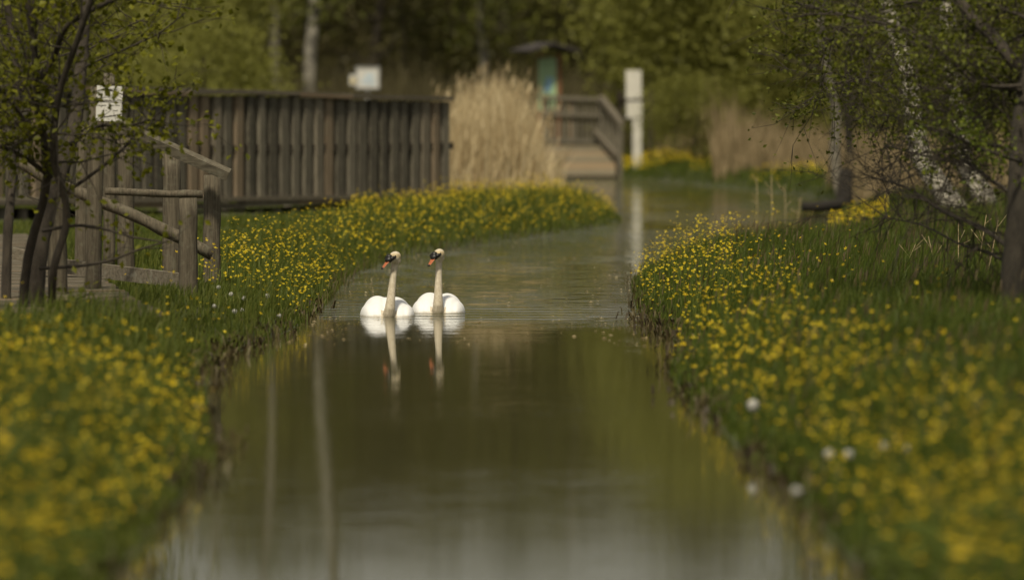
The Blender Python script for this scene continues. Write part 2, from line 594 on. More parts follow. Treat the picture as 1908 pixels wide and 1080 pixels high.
def make_ground():
    xs = np.concatenate([[-900, -500, -250, -120, -60, -35, -22, -16], np.arange(-12, 13.01, 0.2), [16, 22, 35, 60, 120, 250, 500, 900]])
    ys = np.concatenate([[-300, -100, -30, 0, 8], np.arange(14, 168, 0.4), [175, 190, 210, 240, 280, 340, 450, 650, 900, 1500, 2500]])
    X, Y = np.meshgrid(xs, ys)
    Z = ground_z(X, Y)
    V = np.stack([X, Y, Z], -1).reshape(-1, 3)
    nx, ny = len(xs), len(ys)
    I = np.arange(nx * ny).reshape(ny, nx)
    q = np.stack([I[:-1, :-1], I[:-1, 1:], I[1:, 1:], I[1:, :-1]], -1).reshape(-1, 4)
    o = link_mesh('ground', np_mesh('ground', V, q, mats=[m_ground()], smooth=True))
    tag(o, kind='structure')


make_ground()
wb = MB()
wb.poly([(-12, -60, 0), (14, -60, 0), (14, 166, 0), (-12, 166, 0)])
wat = wb.build('water', m_water())
tag(wat, kind='structure')

# ------------------------------------------------------------------ scatter tools
rs = np.random.RandomState(11)


def in_view(x, y, z, m=60):
    px = 954 + x * F / y
    py = 157 + (CAM_H - z) * F / y
    return (px > -m) & (px < 1908 + m) & (py > -m) & (py < 1080 + m)


def sample_area(n, y0, y1, side, margin=0.8):
    """points on the banks, as dense at every distance, from a little outside the view to a little outside"""
    pts = []
    got = 0
    half1 = 954 * y1 / F + margin
    while got < n:
        k = 20000
        y = rs.uniform(y0, y1, k)
        x = rs.uniform(-half1, half1, k)
        ok = np.abs(x) < 954 * y / F + margin
        if side < 0: ok &= x < np.interp(y, LB[:, 0], LB[:, 1]) + 0.04
        else: ok &= x > np.interp(y, RB[:, 0], RB[:, 1]) - 0.04
        pts.append(np.stack([x[ok], y[ok]], -1)); got += ok.sum()
    return np.concatenate(pts)[:n]


def blades(x, y, z, h, wd, lean, az, face):
    """blade strips: base pair, middle pair and a tip"""
    n = len(x)
    ca, sa = np.cos(face), np.sin(face)
    lx, ly = np.cos(az) * lean * h, np.sin(az) * lean * h
    V = np.zeros((n, 5, 3))
    for i, s in enumerate((-1, 1)):
        V[:, i, 0] = x + s * ca * wd / 2; V[:, i, 1] = y + s * sa * wd / 2; V[:, i, 2] = z - 0.02
        V[:, 2 + i, 0] = x + lx * 0.35 + s * ca * wd * 0.42; V[:, 2 + i, 1] = y + ly * 0.35 + s * sa * wd * 0.42; V[:, 2 + i, 2] = z + h * 0.6
    V[:, 4, 0] = x + lx; V[:, 4, 1] = y + ly; V[:, 4, 2] = z + h * (1 - 0.25 * np.minimum(lean, 1))
    b = np.arange(n)[:, None] * 5
    q = b + np.array([[0, 1, 3, 2]])
    t = b + np.array([[2, 3, 4]])
    return V.reshape(-1, 3), q, t


def join_np(parts):
    Vs, Qs, Ts, qm, tm = [], [], [], [], []
    o = 0
    for V, q, t, m in parts:
        Vs.append(V)
        if q is not None and len(q): Qs.append(q + o); qm.append(np.full(len(q), m))
        if t is not None and len(t): Ts.append(t + o); tm.append(np.full(len(t), m))
        o += len(V)
    return (np.concatenate(Vs), np.concatenate(Qs) if Qs else None, np.concatenate(Ts) if Ts else None,
            np.concatenate(qm) if qm else None, np.concatenate(tm) if tm else None)


def stuff(name, parts, mats, label, cat, group=None):
    V, q, t, qm, tm = join_np(parts)
    o = link_mesh(name, np_mesh(name, V, q, t, mats, qm, tm))
    return tag(o, label, cat, group, kind='stuff')


def patchy(x, y, s=1.0):
    return 0.5 + 0.25 * (np.sin(x * 2.3 * s + 1.3 * np.sin(y * 0.9 * s)) + np.sin(y * 1.1 * s + 2.0 * np.sin(x * 1.7 * s + 0.5)))


# ------------------------------------------------------------------ grass
SA = Vector((-7.35, 89.9, 0)); SB = Vector((-0.97, 100.2, 0))
sd = (SB - SA); SL = sd.length; sdn = sd.normalized(); snn = Vector((sdn.y, -sdn.x, 0))   # snn: towards the canal and the viewer


def flower_lim(y):
    return np.interp(y, [60, 70, 78, 88, 100, 108], [-3.2, -2.85, -2.35, -2.1, -1.9, -1.0])


def grass_side(side):
    parts = []
    for (y0, y1, n, wmul) in ((19, 45, 34000, 1.6), (45, 80, 80000, 1.0), (80, 104, 48000, 1.5), (104, 165, 40000, 2.2)):
        p = sample_area(n, y0, y1, side)
        x, y = p[:, 0], p[:, 1]
        s = shore(x, y)
        z = ground_z(x, y)
        if side > 0:
            h = rs.uniform(0.16, 0.40, n) * np.where(y > 60, 0.85, 1.0) * (0.65 + 0.5 * patchy(x, y)) * (0.3 + 0.7 * sstep(-0.05, 0.5, s))
            h *= np.where(y > 104, 0.75, 1.0) * np.where(y < 30, 0.8, 1)
        else:
            h = rs.uniform(0.14, 0.36, n) * (0.6 + 0.6 * patchy(x, y)) * (0.3 + 0.7 * sstep(-0.05, 0.5, s))
            h *= np.where((y > 40) & (y < 47), 0.62, 1.0) * np.where((y > 46) & (y < 51.2) & (x < -2.3), 1.1, 1.0)
            h *= np.where((y > 51.2) & (y < 66) & (x < -2.25), 0.42, 1.0)
            h *= np.where((y > 70) & (x < flower_lim(y) - 0.1), 0.4, 1.0)
        # keep the plank walk and the foot of the screen clear
        fv = (x - SA.x) * snn.x + (y - SA.y) * snn.y
        keep = ~deck_mask(x, y) & ~((fv > -2.0) & (fv < 1.7) & (y > 80) & (y < 100.5) & (x < -1.0))
        x, y, z, h = x[keep], y[keep], z[keep], h[keep]
        k = len(x)
        V, q, t = blades(x, y, np.maximum(z, 0.0), h, rs.uniform(0.006, 0.011, k) * wmul, np.abs(rs.normal(0.25, 0.22, k)),
                         rs.normal(0.35 if side > 0 else 0.6, 1.3, k), rs.uniform(0, math.pi, k))
        parts.append((V, q, t, 0))
        if side > 0 and y0 < 100:
            # dark seed heads on taller stalks
            m = int(k * 0.035)
            i = rs.choice(k, m, replace=False)
            hh = h[i] * rs.uniform(1.1, 1.45, m)
            V, q, t = blades(x[i], y[i], z[i], hh, np.full(m, 0.004 * wmul), np.full(m, 0.2), rs.normal(0.3, 0.6, m), rs.uniform(0, 3.1, m))
            parts.append((V, q, t, 0))
            tip = V.reshape(-1, 5, 3)[:, 4]
            V, q, t = blades(tip[:, 0], tip[:, 1], tip[:, 2] - 0.03, np.full(m, 0.07), np.full(m, 0.008), np.full(m, 0.35), rs.normal(0.3, 0.6, m), rs.uniform(0, 3.1, m))
            parts.append((V, q, t, 1))
    if side < 0:
        stuff('grass', parts, [M['grass'], M['seed']], 'low green meadow grass on the bank with the wooden railing', 'grass')
    else:
        stuff('grass', parts, [M['grass_deep'], M['seed']], 'tall dark green grass with brown seed heads on the bank below the leaning tree', 'grass')


DK_A = Vector((-2.62, 51.0, 0)); DK_DIR = Vector((-1.35, 12.5, 0)).normalized()
DK_N = Vector((-DK_DIR.y, DK_DIR.x, 0))       # towards the left of the walk
DK_W, DK_LEN, DK_Z = 2.2, 27.0, 0.33


def deck_mask(x, y):
    u = (x - DK_A.x) * DK_DIR.x + (y - DK_A.y) * DK_DIR.y
    v = (x - DK_A.x) * DK_N.x + (y - DK_A.y) * DK_N.y
    return (u > -0.05) & (u < DK_LEN) & (v > -0.02) & (v < DK_W)


grass_side(-1)
grass_side(1)


# rotting leaves, mud plants and dead stalks along the water's edge
def edge_litter():
    parts = []
    for P, sgn in ((LB, -1), (RB, 1)):
        n = 2200
        y = rs.uniform(24, 62, n)
        keep = patchy(y * 0.8, y * 1.7 + sgn) > 0.52
        y = y[keep]; n = len(y)
        x = np.interp(y, P[:, 0], P[:, 1]) + sgn * rs.normal(0.02, 0.09, n)
        z = np.maximum(ground_z(x, y), 0.0)
        V, q, t = blades(x, y, z + rs.uniform(0, 0.05, n), rs.uniform(0.03, 0.09, n), rs.uniform(0.01, 0.026, n), rs.uniform(0.2, 1.5, n), rs.uniform(0, 6.3, n), rs.uniform(0, 3.1, n))
        parts.append((V, q, t, 0))
        n = 260
        y = rs.uniform(46, 92, n)
        x = np.interp(y, P[:, 0], P[:, 1]) - sgn * rs.uniform(-0.05, 0.12, n)
        V, q, t = blades(x, y, np.full(n, 0.0), rs.uniform(0.08, 0.25, n), np.full(n, 0.006), rs.uniform(0.1, 0.9, n), rs.uniform(0, 6.3, n), rs.uniform(0, 3.1, n))
        parts.append((V, q, t, 1))
    stuff('waterside_litter', parts, [M['mudleaf'], M['seed']], 'brown rotting leaves and dead stalks lying along the water edge', 'leaf litter')


edge_litter()


def floating_bits():
    n = 420
    y = np.concatenate([rs.uniform(53, 60, 170), rs.uniform(62, 90, 250)])
    f = rs.uniform(0, 1, n)
    L = np.interp(y, LB[:, 0], LB[:, 1]); Rr = np.interp(y, RB[:, 0], RB[:, 1])
    f = np.where(rs.uniform(0, 1, n) < 0.6, np.where(f < .5, f * .35, 1 - (1 - f) * .35), f)
    x = L + (Rr - L) * f
    a = rs.uniform(0, 6.3, n); l = rs.uniform(0.008, 0.026, n); w_ = l * rs.uniform(.3, .7, n)
    ca, sa = np.cos(a), np.sin(a)
    z = np.full(n, 0.004)
    V = np.stack([np.stack([x - ca * l, y - sa * l, z], -1), np.stack([x + sa * w_, y - ca * w_, z + rs.uniform(0, .008, n)], -1),
                  np.stack([x + ca * l, y + sa * l, z], -1), np.stack([x - sa * w_, y + ca * w_, z + rs.uniform(0, .008, n)], -1)], 1).reshape(-1, 3)
    stuff('floating_litter', [(V, np.arange(n * 4).reshape(-1, 4), None, 0)], [M['reed']], 'pale specks of blown litter floating on the water near the swans', 'floating litter')


floating_bits()


# ------------------------------------------------------------------ buttercups
def flower_points():
    out = []
    for side in (-1, 1):
        p = sample_area(150000, 18.5, 108, side, 0.3)
        x, y = p[:, 0], p[:, 1]
        s = shore(x, y)
        pt = np.clip(patchy(x * 1.4, y * 1.1) * 0.6 + 0.9 * patchy(x * 3.1 + 4, y * 2.3) - 0.22, 0, 1.15)
        if side < 0:
            d = np.where(y < 40, 1.0, np.where(y < 43, 0.45, np.where(y < 58, 0.08, 0.95)))
            reach = np.where(y < 43, 1.8, np.where(y < 58, 0.8, np.where(y < 78, 1.1, np.where(y < 87, 1.6, 2.6))))
            d = d * sstep(-0.03, 0.05, s) * (1 - sstep(reach * 0.75, reach * 1.15, s))
            d *= np.where(y > 60, 0.5 + 0.8 * pt, 0.55 + 0.7 * pt)
            d = np.where(y > 62, d * (x > flower_lim(y)), d)
            d = np.where((y > 44) & (y < 60) & (s > 0.1) & (s < 2.5) , np.maximum(d, np.where(x < -2.3, 0.02, 0.07)), d)
        else:
            reach = np.where(y < 32, 2.0, np.where(y < 40, 1.0, np.where(y < 50, 0.95, np.where(y < 70, 1.0, 0.85))))
            d = sstep(-0.03, 0.05, s) * (1 - sstep(reach * 0.7, reach * 1.2, s)) * (0.35 + 0.9 * pt)
            d *= np.where((y > 49) & (y < 54), 0.35, 1.0)
            d = np.maximum(d, np.where((s > 0) & (s < 2.2) & (y < 75), 0.03, 0.0))
            d = np.where(x > 3.2, d * 0.15, d) * (y < 90)
        d = d * np.where(y > 60, 0.62, 0.8)
        keep = (rs.uniform(0, 1, len(x)) < d) & ~deck_mask(x, y)
        # thin to about 150 per square metre
        area = 0
        yy = np.linspace(18.5, 108, 400)
        edge = np.interp(yy, (LB if side < 0 else RB)[:, 0], (LB if side < 0 else RB)[:, 1])
        span = (954 * yy / F + 0.3) - np.abs(edge) if True else 0
        area = np.maximum(span, 0).mean() * (108 - 18.5)
        dens = 150000 / area
        keep &= rs.uniform(0, 1, len(x)) < np.where((y > 40) & (side > 0), 0.82, 1.0) * min(1.0, 122.0 / dens)
        out.append(np.stack([x[keep], y[keep], np.full(keep.sum(), side)], -1))
    return np.concatenate(out)


FP = flower_points()
fz = np.maximum(ground_z(FP[:, 0], FP[:, 1]), 0.0)
fs = np.clip(shore(FP[:, 0], FP[:, 1]), 0, 1)
fh = rs.uniform(0.16, 0.5, len(FP)) * (0.62 + 0.38 * sstep(0, 0.4, fs)) * np.where(FP[:, 2] > 0, 1.08, 1.0) * np.where(FP[:, 1] > 78, 0.85, 1)
fh = fh * (0.75 + 0.35 * patchy(FP[:, 0] * 2.2, FP[:, 1] * 1.9))
order = np.argsort(FP[:, 1])
vis = in_view(FP[order, 0], FP[order, 1], fz[order] + fh[order], -4)
near_idx = order[vis][:300]
rest = np.setdiff1d(np.arange(len(FP)), near_idx)


def blossom_parts(cx, cy, cz, r, tiltx, tilty, rot):
    """five-petalled cups, one small quad fan each"""
    n = len(cx)
    V = np.zeros((n, 16, 3))
    V[:, 0] = 0
    prof = [(0.62, -0.42, 0.32), (1.0, 0.0, 0.55), (0.62, 0.42, 0.32)]
    for k in range(5):
        for j, (rad, da, up) in enumerate(prof):
            a = rot + 2 * math.pi * k / 5 + da
            V[:, 1 + k * 3 + j, 0] = np.cos(a) * rad * r
            V[:, 1 + k * 3 + j, 1] = np.sin(a) * rad * r
            V[:, 1 + k * 3 + j, 2] = up * r
    X = V[..., 0] + V[..., 2] * tiltx[:, None]
    Y = V[..., 1] + V[..., 2] * tilty[:, None]
    Z = V[..., 2] - V[..., 0] * tiltx[:, None] - V[..., 1] * tilty[:, None]
    V = np.stack([X + cx[:, None], Y + cy[:, None], Z + cz[:, None]], -1).reshape(-1, 3)
    b = np.arange(n)[:, None, None] * 16
    q = (b + np.array([[[0, 1 + k * 3, 2 + k * 3, 3 + k * 3] for k in range(5)]])).reshape(-1, 4)
    return V, q, None


x, y, z, h = FP[rest, 0], FP[rest, 1], fz[rest], fh[rest]
n = len(rest)
az = rs.uniform(0, 6.3, n); ln = np.abs(rs.normal(0.15, 0.12, n))
Vs, qs, ts = blades(x, y, z, h, np.where(y > 75, 0.006, 0.0045), ln, az, rs.uniform(0, 3.1, n))
tips = Vs.reshape(-1, 5, 3)[:, 4]
rr = rs.uniform(0.012, 0.017, n) * np.where(y > 75, 1.12, 1.0)
Vb, qb, _ = blossom_parts(tips[:, 0], tips[:, 1], tips[:, 2] - 0.004, rr, rs.normal(0, 0.35, n), rs.normal(-0.2, 0.35, n), rs.uniform(0, 6.3, n))
stuff('buttercup_carpet', [(Vb, qb, None, 0), (Vs, qs, ts, 1)], [M['petal'], M['stem']],
      'carpet of small yellow buttercups running along both banks of the water', 'buttercups', 'yellow buttercups on the banks')
print('buttercups in the carpet', n)


def buttercup_proto(i):
    rng = random.Random(40 + i)
    root = empty('buttercup', (0, 0, 0))
    H = 0.36 + 0.03 * i
    bx, by = rng.uniform(-0.04, 0.04), rng.uniform(-0.04, 0.04)
    st = MB()
    pts = [Vector((bx * t * t, by * t * t, H * t - 0.02)) for t in (0, 0.3, 0.6, 0.85, 1)]
    st.tube(pts, [0.0026, 0.0024, 0.002, 0.0018, 0.002], 5)
    for k in range(3):                      # narrow divided leaves low on the stem
        a = rng.uniform(0, 6.28); zz = H * rng.uniform(0.1, 0.45); l = rng.uniform(0.06, 0.1)
        for da in (-0.5, 0, 0.5):
            d = Vector((math.cos(a + da), math.sin(a + da), 0.5)); sd = Vector((-d.y, d.x, 0)) * 0.006
            p = Vector((bx * .05, by * .05, zz))
            st.poly([p, p + d * l * 0.6 + sd, p + d * l, p + d * l * 0.6 - sd])
    st.build_local('stem', M['stem'], root)
    bl = MB()
    c = Vector((bx, by, H - 0.022))
    tilt = Matrix.Rotation(rng.uniform(-0.5, 0.5), 3, 'X') @ Matrix.Rotation(rng.uniform(-0.5, 0.5), 3, 'Y')
    r = 0.0165
    for k in range(5):
        a = 2 * math.pi * k / 5
        def P(rad, da, up): return c + tilt @ Vector((math.cos(a + da) * rad * r, math.sin(a + da) * rad * r, up * r))
        p0, l1, r1, l2, r2, tp, md = P(0.05, 0, 0), P(.5, -.5, .2), P(.5, .5, .2), P(.95, -.42, .5), P(.95, .42, .5), P(1.05, 0, .6), P(.6, 0, .18)
        bl.poly([p0, l1, md], 0, True); bl.poly([p0, md, r1], 0, True)
        bl.poly([l1, l2, tp, md], 0, True); bl.poly([md, tp, r2, r1], 0, True)
    bl.ell(c + tilt @ Vector((0, 0, 0.004)), (0.0055, 0.0055, 0.004), None, 8, 5, 1)
    bl.build_local('blossom', [M['petal'], M['stamen']], root)
    return root, H


protos = [buttercup_proto(i) for i in range(4)]
used = [False] * 4
for c, i in enumerate(near_idx):
    k = c % 4
    root, H = protos[k]
    if not used[k]:
        o = root; used[k] = True
    else:
        o = root.copy(); COL.objects.link(o)
        for ch in root.children:
            d = ch.copy(); COL.objects.link(d); d.parent = o
    s = max(0.6, fh[i] / H)
    o.location = (FP[i, 0], FP[i, 1], fz[i])
    o.rotation_euler = (0, 0, rs.uniform(0, 6.28))
    o.scale = (1.12, 1.12, s)
    left = FP[i, 2] < 0
    tag(o, 'blurred yellow buttercup on a thin stem, nearest on the %s' % ('railing side bank' if left else 'leaning tree side bank'),
        'buttercup', 'near buttercups on the railing side bank' if left else 'near buttercups on the leaning tree side bank')


# far flower patches
def far_flowers():
    parts = []
    for (x0, x1, y0, y1, n, zh) in ((1160, 1290, 145, 157, 600, 0.25), (1285, 1430, 139, 148, 160, 0.15), (1545, 1655, 83, 97, 190, 0.24), (1400, 1540, 127, 135, 120, 0.2)):
        yy = rs.uniform(y0, y1, n); xx = xat(rs.uniform(x0, x1, n), yy)
        zz = np.maximum(ground_z(xx, yy), 0.0)
        hh = rs.uniform(0.5, 1.0, n) * zh + 0.1
        V, q, _ = blossom_parts(xx, yy, zz + hh, rs.uniform(0.02, 0.034, n), rs.normal(0, .3, n), rs.normal(-.2, .3, n), rs.uniform(0, 6, n))
        parts.append((V, q, None, 0))
        V, q, t = blades(xx, yy, zz, hh, np.full(n, 0.008), np.full(n, 0.05), np.zeros(n), rs.uniform(0, 3.1, n))
        parts.append((V, q, t, 1))
    stuff('yellow_wildflowers', parts, [M['petal'], M['stem']], 'far yellow wildflower patches on the shore beyond the still inlet', 'wildflowers')


far_flowers()


# ------------------------------------------------------------------ dandelion clocks
def dandelion(px, py, d, r, label, group=None):
    c = at(px, py, d)
    gz = float(max(ground_z(c.x, c.y), 0))
    if c.z < gz + 0.08: c.z = gz + 0.08
    rng = random.Random(int(px * 7 + py))
    root = empty('dandelion', (c.x, c.y, gz), label, 'dandelion', group)
    st = MB()
    st.tube([(c.x - 0.02, c.y, gz - 0.02), (c.x - 0.01, c.y, (gz + c.z) / 2), (c.x, c.y, c.z)], [0.003, 0.0028, 0.0025], 5)
    st.build('stem', M['stem'], root)
    hd = MB()
    hd.ell(c, (r * 0.45,) * 3, None, 8, 6)
    for k in range(150):
        v = Vector((rng.gauss(0, 1), rng.gauss(0, 1), rng.gauss(0, 1))).normalized()
        a = v.orthogonal().normalized(); b = v.cross(a)
        p = c + v * r * rng.uniform(0.75, 1.0); q = r * 0.24
        hd.poly([p + a * q, p + b * q, p - a * q, p - b * q])
    hd.build('seed_head', M['fluff'], root)


for px, py, d, r, lab, g in (
    (1403, 755, 38.5, 0.037, 'large white dandelion clock near the water among buttercups by the brown edge litter', None),
    (1648, 832, 33.5, 0.026, 'round white dandelion clock farthest from the water among blurred buttercups', None),
    (1690, 836, 33.0, 0.022, 'faint white dandelion clock just beside the round one among blurred buttercups', None),
    (1545, 846, 33.5, 0.026, 'soft white dandelion clock in a close pair, the one nearer the water', None),
    (1583, 846, 33.5, 0.026, 'soft white dandelion clock in a close pair, the one farther from the water', None),
    (1485, 915, 30.5, 0.024, 'pale blurred dandelion clock low at the water edge below the close pair', None),
    (437, 580, 56.0, 0.022, 'white dandelion clock', 1), (450, 578, 56.3, 0.022, '', 1), (399, 583, 56.0, 0.02, '', 1),
    (430, 548, 57.5, 0.02, '', 1), (455, 556, 57.2, 0.022, '', 1), (498, 551, 58.2, 0.022, '', 1), (520, 590, 56.8, 0.02, '', 1), (407, 535, 57.8, 0.018, '', 1)):
    if g: lab, g = 'small white dandelion clock in the grass between the low post and the swans', 'dandelion clocks beside the railing'
    dandelion(px, py, d, r, lab, g)


# ------------------------------------------------------------------ swans
def apply_remesh(mb, voxel, smooth_it):
    me = mb.mesh('swan_tmp', [M['swan']])
    o = bpy.data.objects.new('swan_tmp', me)
    COL.objects.link(o)
    md = o.modifiers.new('r', 'REMESH'); md.mode = 'VOXEL'; md.voxel_size = voxel; md.use_smooth_shade = True
    sm = o.modifiers.new('s', 'SMOOTH'); sm.factor = 0.5; sm.iterations = smooth_it
    dg = bpy.context.evaluated_depsgraph_get()
    dg.update()
    res = bpy.data.meshes.new_from_object(o.evaluated_get(dg))
    bpy.data.objects.remove(o)
    return res


def swan(loc, yaw, head_x, head_yaw, hump_l, hump_r, label, seed):
    """front of the bird looks towards -Y; head_x: how far the head leans to the side"""
    rng = random.Random(seed)
    root = empty('mute_swan', loc, label, 'swan')
    root.rotation_euler = (0, 0, yaw)
    b = MB()
    # hull and two folded, arched wings
    b.ell((0, 0.30, -0.02), (0.205, 0.42, 0.15), None, 28, 16)
    b.ell((0, 0.34, 0.02), (0.15, 0.38, 0.152), None, 28, 16)
    for s, hh in ((-1, hump_l), (1, hump_r)):
        rot = Matrix.Rotation(s * 0.05, 3, 'Z') @ Matrix.Rotation(0.10, 3, 'X')
        b.ell((s * 0.082, 0.30, 0.02), (0.135, 0.40, hh - 0.045), rot, 28, 18)
        b.ell((s * 0.150, 0.22, 0.0), (0.092, 0.30, hh * 0.62), None, 24, 14)
        b.ell((s * 0.06, 0.66, 0.11), (0.05, 0.22, 0.04), Matrix.Rotation(-0.15, 3, 'X'), 18, 10)
    b.ell((0, 0.78, 0.06), (0.07, 0.15, 0.035), Matrix.Rotation(0.2, 3, 'X'), 16, 10)
    # breast and neck
    hx = head_x
    neck = [(-.004, 0.06, -0.06, .085), (-.003, -0.03, -0.01, .066), (0, -0.085, 0.04, .054), (hx * .12, -0.105, 0.09, .046), (hx * .28, -0.10, 0.16, .0395), (hx * .45, -0.088, 0.24, .0345),
            (hx * .64, -0.075, 0.32, .031), (hx * .82, -0.066, 0.40, .0295), (hx * .95, -0.064, 0.455, .0295), (hx, -0.07, 0.495, .031), (hx, -0.082, 0.52, .03)]
    pts = [Vector(p[:3]) for p in neck]
    dense, rad = [], []
    for i in range(len(pts) - 1):
        for k in range(5):
            t = k / 5
            dense.append(pts[i].lerp(pts[i + 1], t)); rad.append(neck[i][3] * (1 - t) + neck[i + 1][3] * t)
    dense.append(pts[-1]); rad.append(neck[-1][3])
    b.tube(dense, rad, 20)
    # head: rounded skull, forehead running into the bill
    hr = Matrix.Rotation(head_yaw, 3, 'Z')
    hc = Vector((hx, -0.085, 0.535))
    def H(x, y, z): return hc + hr @ Vector((x, y, z))
    tilt = Matrix.Rotation(0.32, 3, 'X')
    b.ell(H(0, 0.0, 0.0), (0.0445, 0.064, 0.050), hr @ tilt, 24, 16)
    b.ell(H(0, -0.045, -0.016), (0.030, 0.042, 0.030), hr @ Matrix.Rotation(0.45, 3, 'X'), 20, 14)
    b.ell(H(0, 0.02, -0.03), (0.037, 0.043, 0.035), hr, 20, 14)
    me = apply_remesh(b, 0.008, 3)
    me.name = 'body'
    me.materials.clear()
    for m in (M['swan'], M['neck'], M['crown_feather']): me.materials.append(m)
    co = np.zeros(len(me.vertices) * 3, dtype=np.float32)
    me.vertices.foreach_get('co', co); co = co.reshape(-1, 3)
    nz = np.array([p[2] for p in neck]); nx_ = np.array([p[0] for p in neck]); ny_ = np.array([p[1] for p in neck]); nr_ = np.array([p[3] for p in neck])
    mi = np.zeros(len(me.polygons), dtype=np.int32)
    for p in me.polygons:
        c = p.center
        ax = np.interp(c.z, nz[2:], nx_[2:]); ay = np.interp(c.z, nz[2:], ny_[2:]); ar = np.interp(c.z, nz[2:], nr_[2:])
        if c.z > 0.21 or math.hypot(c.x - ax, (c.y - ay)) < ar * 1.22 or (c.y < -0.03 and abs(c.x) < .07):
            mi[p.index] = 1
        if c.z > 0.5:
            l = hr.transposed() @ (c - hc)
            if l.z > -0.005 or (l.y > 0.02 and l.z > -0.03): mi[p.index] = 2 if (l.z < 0.032) else 1
    me.polygons.foreach_set('material_index', mi)
    body = link_mesh('body', me, root)
    # black face mask with the knob above the bill
    mk = MB()
    mk.ell(H(0, -0.066, -0.001), (0.030, 0.030, 0.029), hr, 16, 12)
    tl = hr @ Matrix.Rotation(0.55, 3, 'X')
    mk.ell(H(0, -0.068, -0.018), (0.0365, 0.040, 0.030), tl, 18, 12)
    for s in (-1, 1):
        mk.tube([H(s * 0.024, -0.075, -0.014), H(s * 0.034, -0.05, -0.006), H(s * 0.042, -0.026, 0.006)], [0.021, 0.018, 0.007], 8)
    mk.build_local('face_mask', M['black'], root)
    for s in (-1, 1):
        e = MB(); e.ell(H(s * 0.042, -0.03, 0.010), (0.006, 0.008, 0.008), hr, 12, 8)
        e.build_local('eye', M['black'], root)
    bl = MB()
    # flattened bill pointing forward and down
    sec = [(-0.070, -0.022, 0.027, 0.030), (-0.092, -0.041, 0.0235, 0.026), (-0.112, -0.060, 0.0195, 0.021), (-0.132, -0.079, 0.0165, 0.0155), (-0.148, -0.094, 0.0125, 0.010), (-0.154, -0.100, 0.005, 0.005)]
    rings = []
    for (yy, zz, hw, hh) in sec:
        rg = []
        for k in range(14):
            a = 2 * math.pi * k / 14
            sn = math.sin(a)
            rg.append(len(bl.v))
            bl.v.append(H(math.cos(a) * hw, yy + sn * hh * 0.62, zz + sn * hh * 0.78))
        rings.append(rg)
    for i in range(len(rings) - 1):
        for k in range(14):
            bl.f.append([rings[i][k], rings[i + 1][k], rings[i + 1][(k + 1) % 14], rings[i][(k + 1) % 14]])
            bl.m.append(0); bl.sm.append(True)
    bl.f.append(rings[-1][:]); bl.m.append(0); bl.sm.append(True)
    bill = bl.build_local('bill', M['bill'], root)
    nl = MB()
    nl.ell(H(0, -0.149, -0.094), (0.0125, 0.012, 0.010), hr @ Matrix.Rotation(0.6, 3, 'X'), 14, 8)
    nl.build_local('nail', M['black'], bill)
    return root


p = at(721, 590, 59.85)
swan((p.x + 0.012, p.y + 0.1, -0.015), R(4), 0.05, R(-50), 0.205, 0.195,
     'white mute swan swimming toward the viewer with a bill turned aside, nearer the railing', 1)
p = at(816, 583, 60.8)
swan((p.x, p.y + 0.1, -0.015), R(0), 0.008, R(-36), 0.205, 0.198,
     'white mute swan with an upright straight neck, the one nearer mid water', 2)

# ------------------------------------------------------------------ the plank walk and its railing
rng = random.Random(5)
dk = empty('boardwalk', (DK_A.x, DK_A.y, 0), 'low grey plank walk leading away behind the leafy shrub', 'boardwalk')
pl = MB()
u = 0.0
rotz = math.atan2(DK_DIR.y, DK_DIR.x)
while u < DK_LEN:
    wdt = rng.uniform(0.135, 0.15)
    c = DK_A + DK_DIR * (u + wdt / 2) + DK_N * (DK_W / 2 + rng.uniform(-0.03, 0.03))
    rm = Matrix.Rotation(rotz, 3, 'Z') @ Matrix.Rotation(math.pi / 2, 3, 'Z') @ Matrix.Rotation(rng.uniform(-.008, .008), 3, 'Y')
    pl.box((c.x, c.y, DK_Z - 0.02 + rng.uniform(-.004, .004)), (DK_W, wdt, 0.04), rm)
    u += wdt + rng.uniform(0.02, 0.035)
pl.build('planks', M['wood_deck'], dk)
for off in (0.12, DK_W - 0.12):
    jb = MB()
    a = DK_A + DK_DIR * 0.1 + DK_N * off; b2 = DK_A + DK_DIR * (DK_LEN - 0.1) + DK_N * off
    jb.beam((a.x, a.y, DK_Z - 0.13), (b2.x, b2.y, DK_Z - 0.13), 0.1, 0.16)
    jb.build('joist', M['wood_dark'], dk)

rl = empty('railing', tuple(at(300, 560, 60)), 'weathered timber railing with a sloping handrail beside the plank walk', 'railing')
rl.location.z = 0.2


def post(px, ytop, d, wpx, parent, name='post', depth=None, lean=0.0, mat='wood_rail'):
    t = at(px, ytop, d)
    wd = wpx * d / F
    gz = float(max(ground_z(t.x, t.y), 0)) - 0.15
    m = MB()
    pts = []
    rj = random.Random(int(px))
    for k in range(7):
        f = k / 6
        pts.append((t.x + lean * (f - 1) + rj.uniform(-.006, .006), t.y + rj.uniform(-.006, .006), gz + (t.z - gz) * f))
    m.tube(pts, [wd * 0.56 * (1.06 - 0.1 * k / 6) for k in range(7)], 10, jit=0.05, rng=rj)
    return m.build(name, M[mat], parent)


def lograil(pts, rpx, parent, name, n=10, mat='wood_rail', flat=1.0, seed=1):
    rj = random.Random(seed)
    P = [at(*q) for q in pts]
    dens = []
    for i in range(len(P) - 1):
        for k in range(6): dens.append(P[i].lerp(P[i + 1], k / 6) + Vector((0, 0, rj.uniform(-.006, .006))))
    dens.append(P[-1])
    m = MB()
    r = rpx * P[0].y / F
    m.tube(dens, [r * rj.uniform(.93, 1.07) for _ in dens], n, jit=0.06, rng=rj)
    return m.build(name, M[mat], parent)


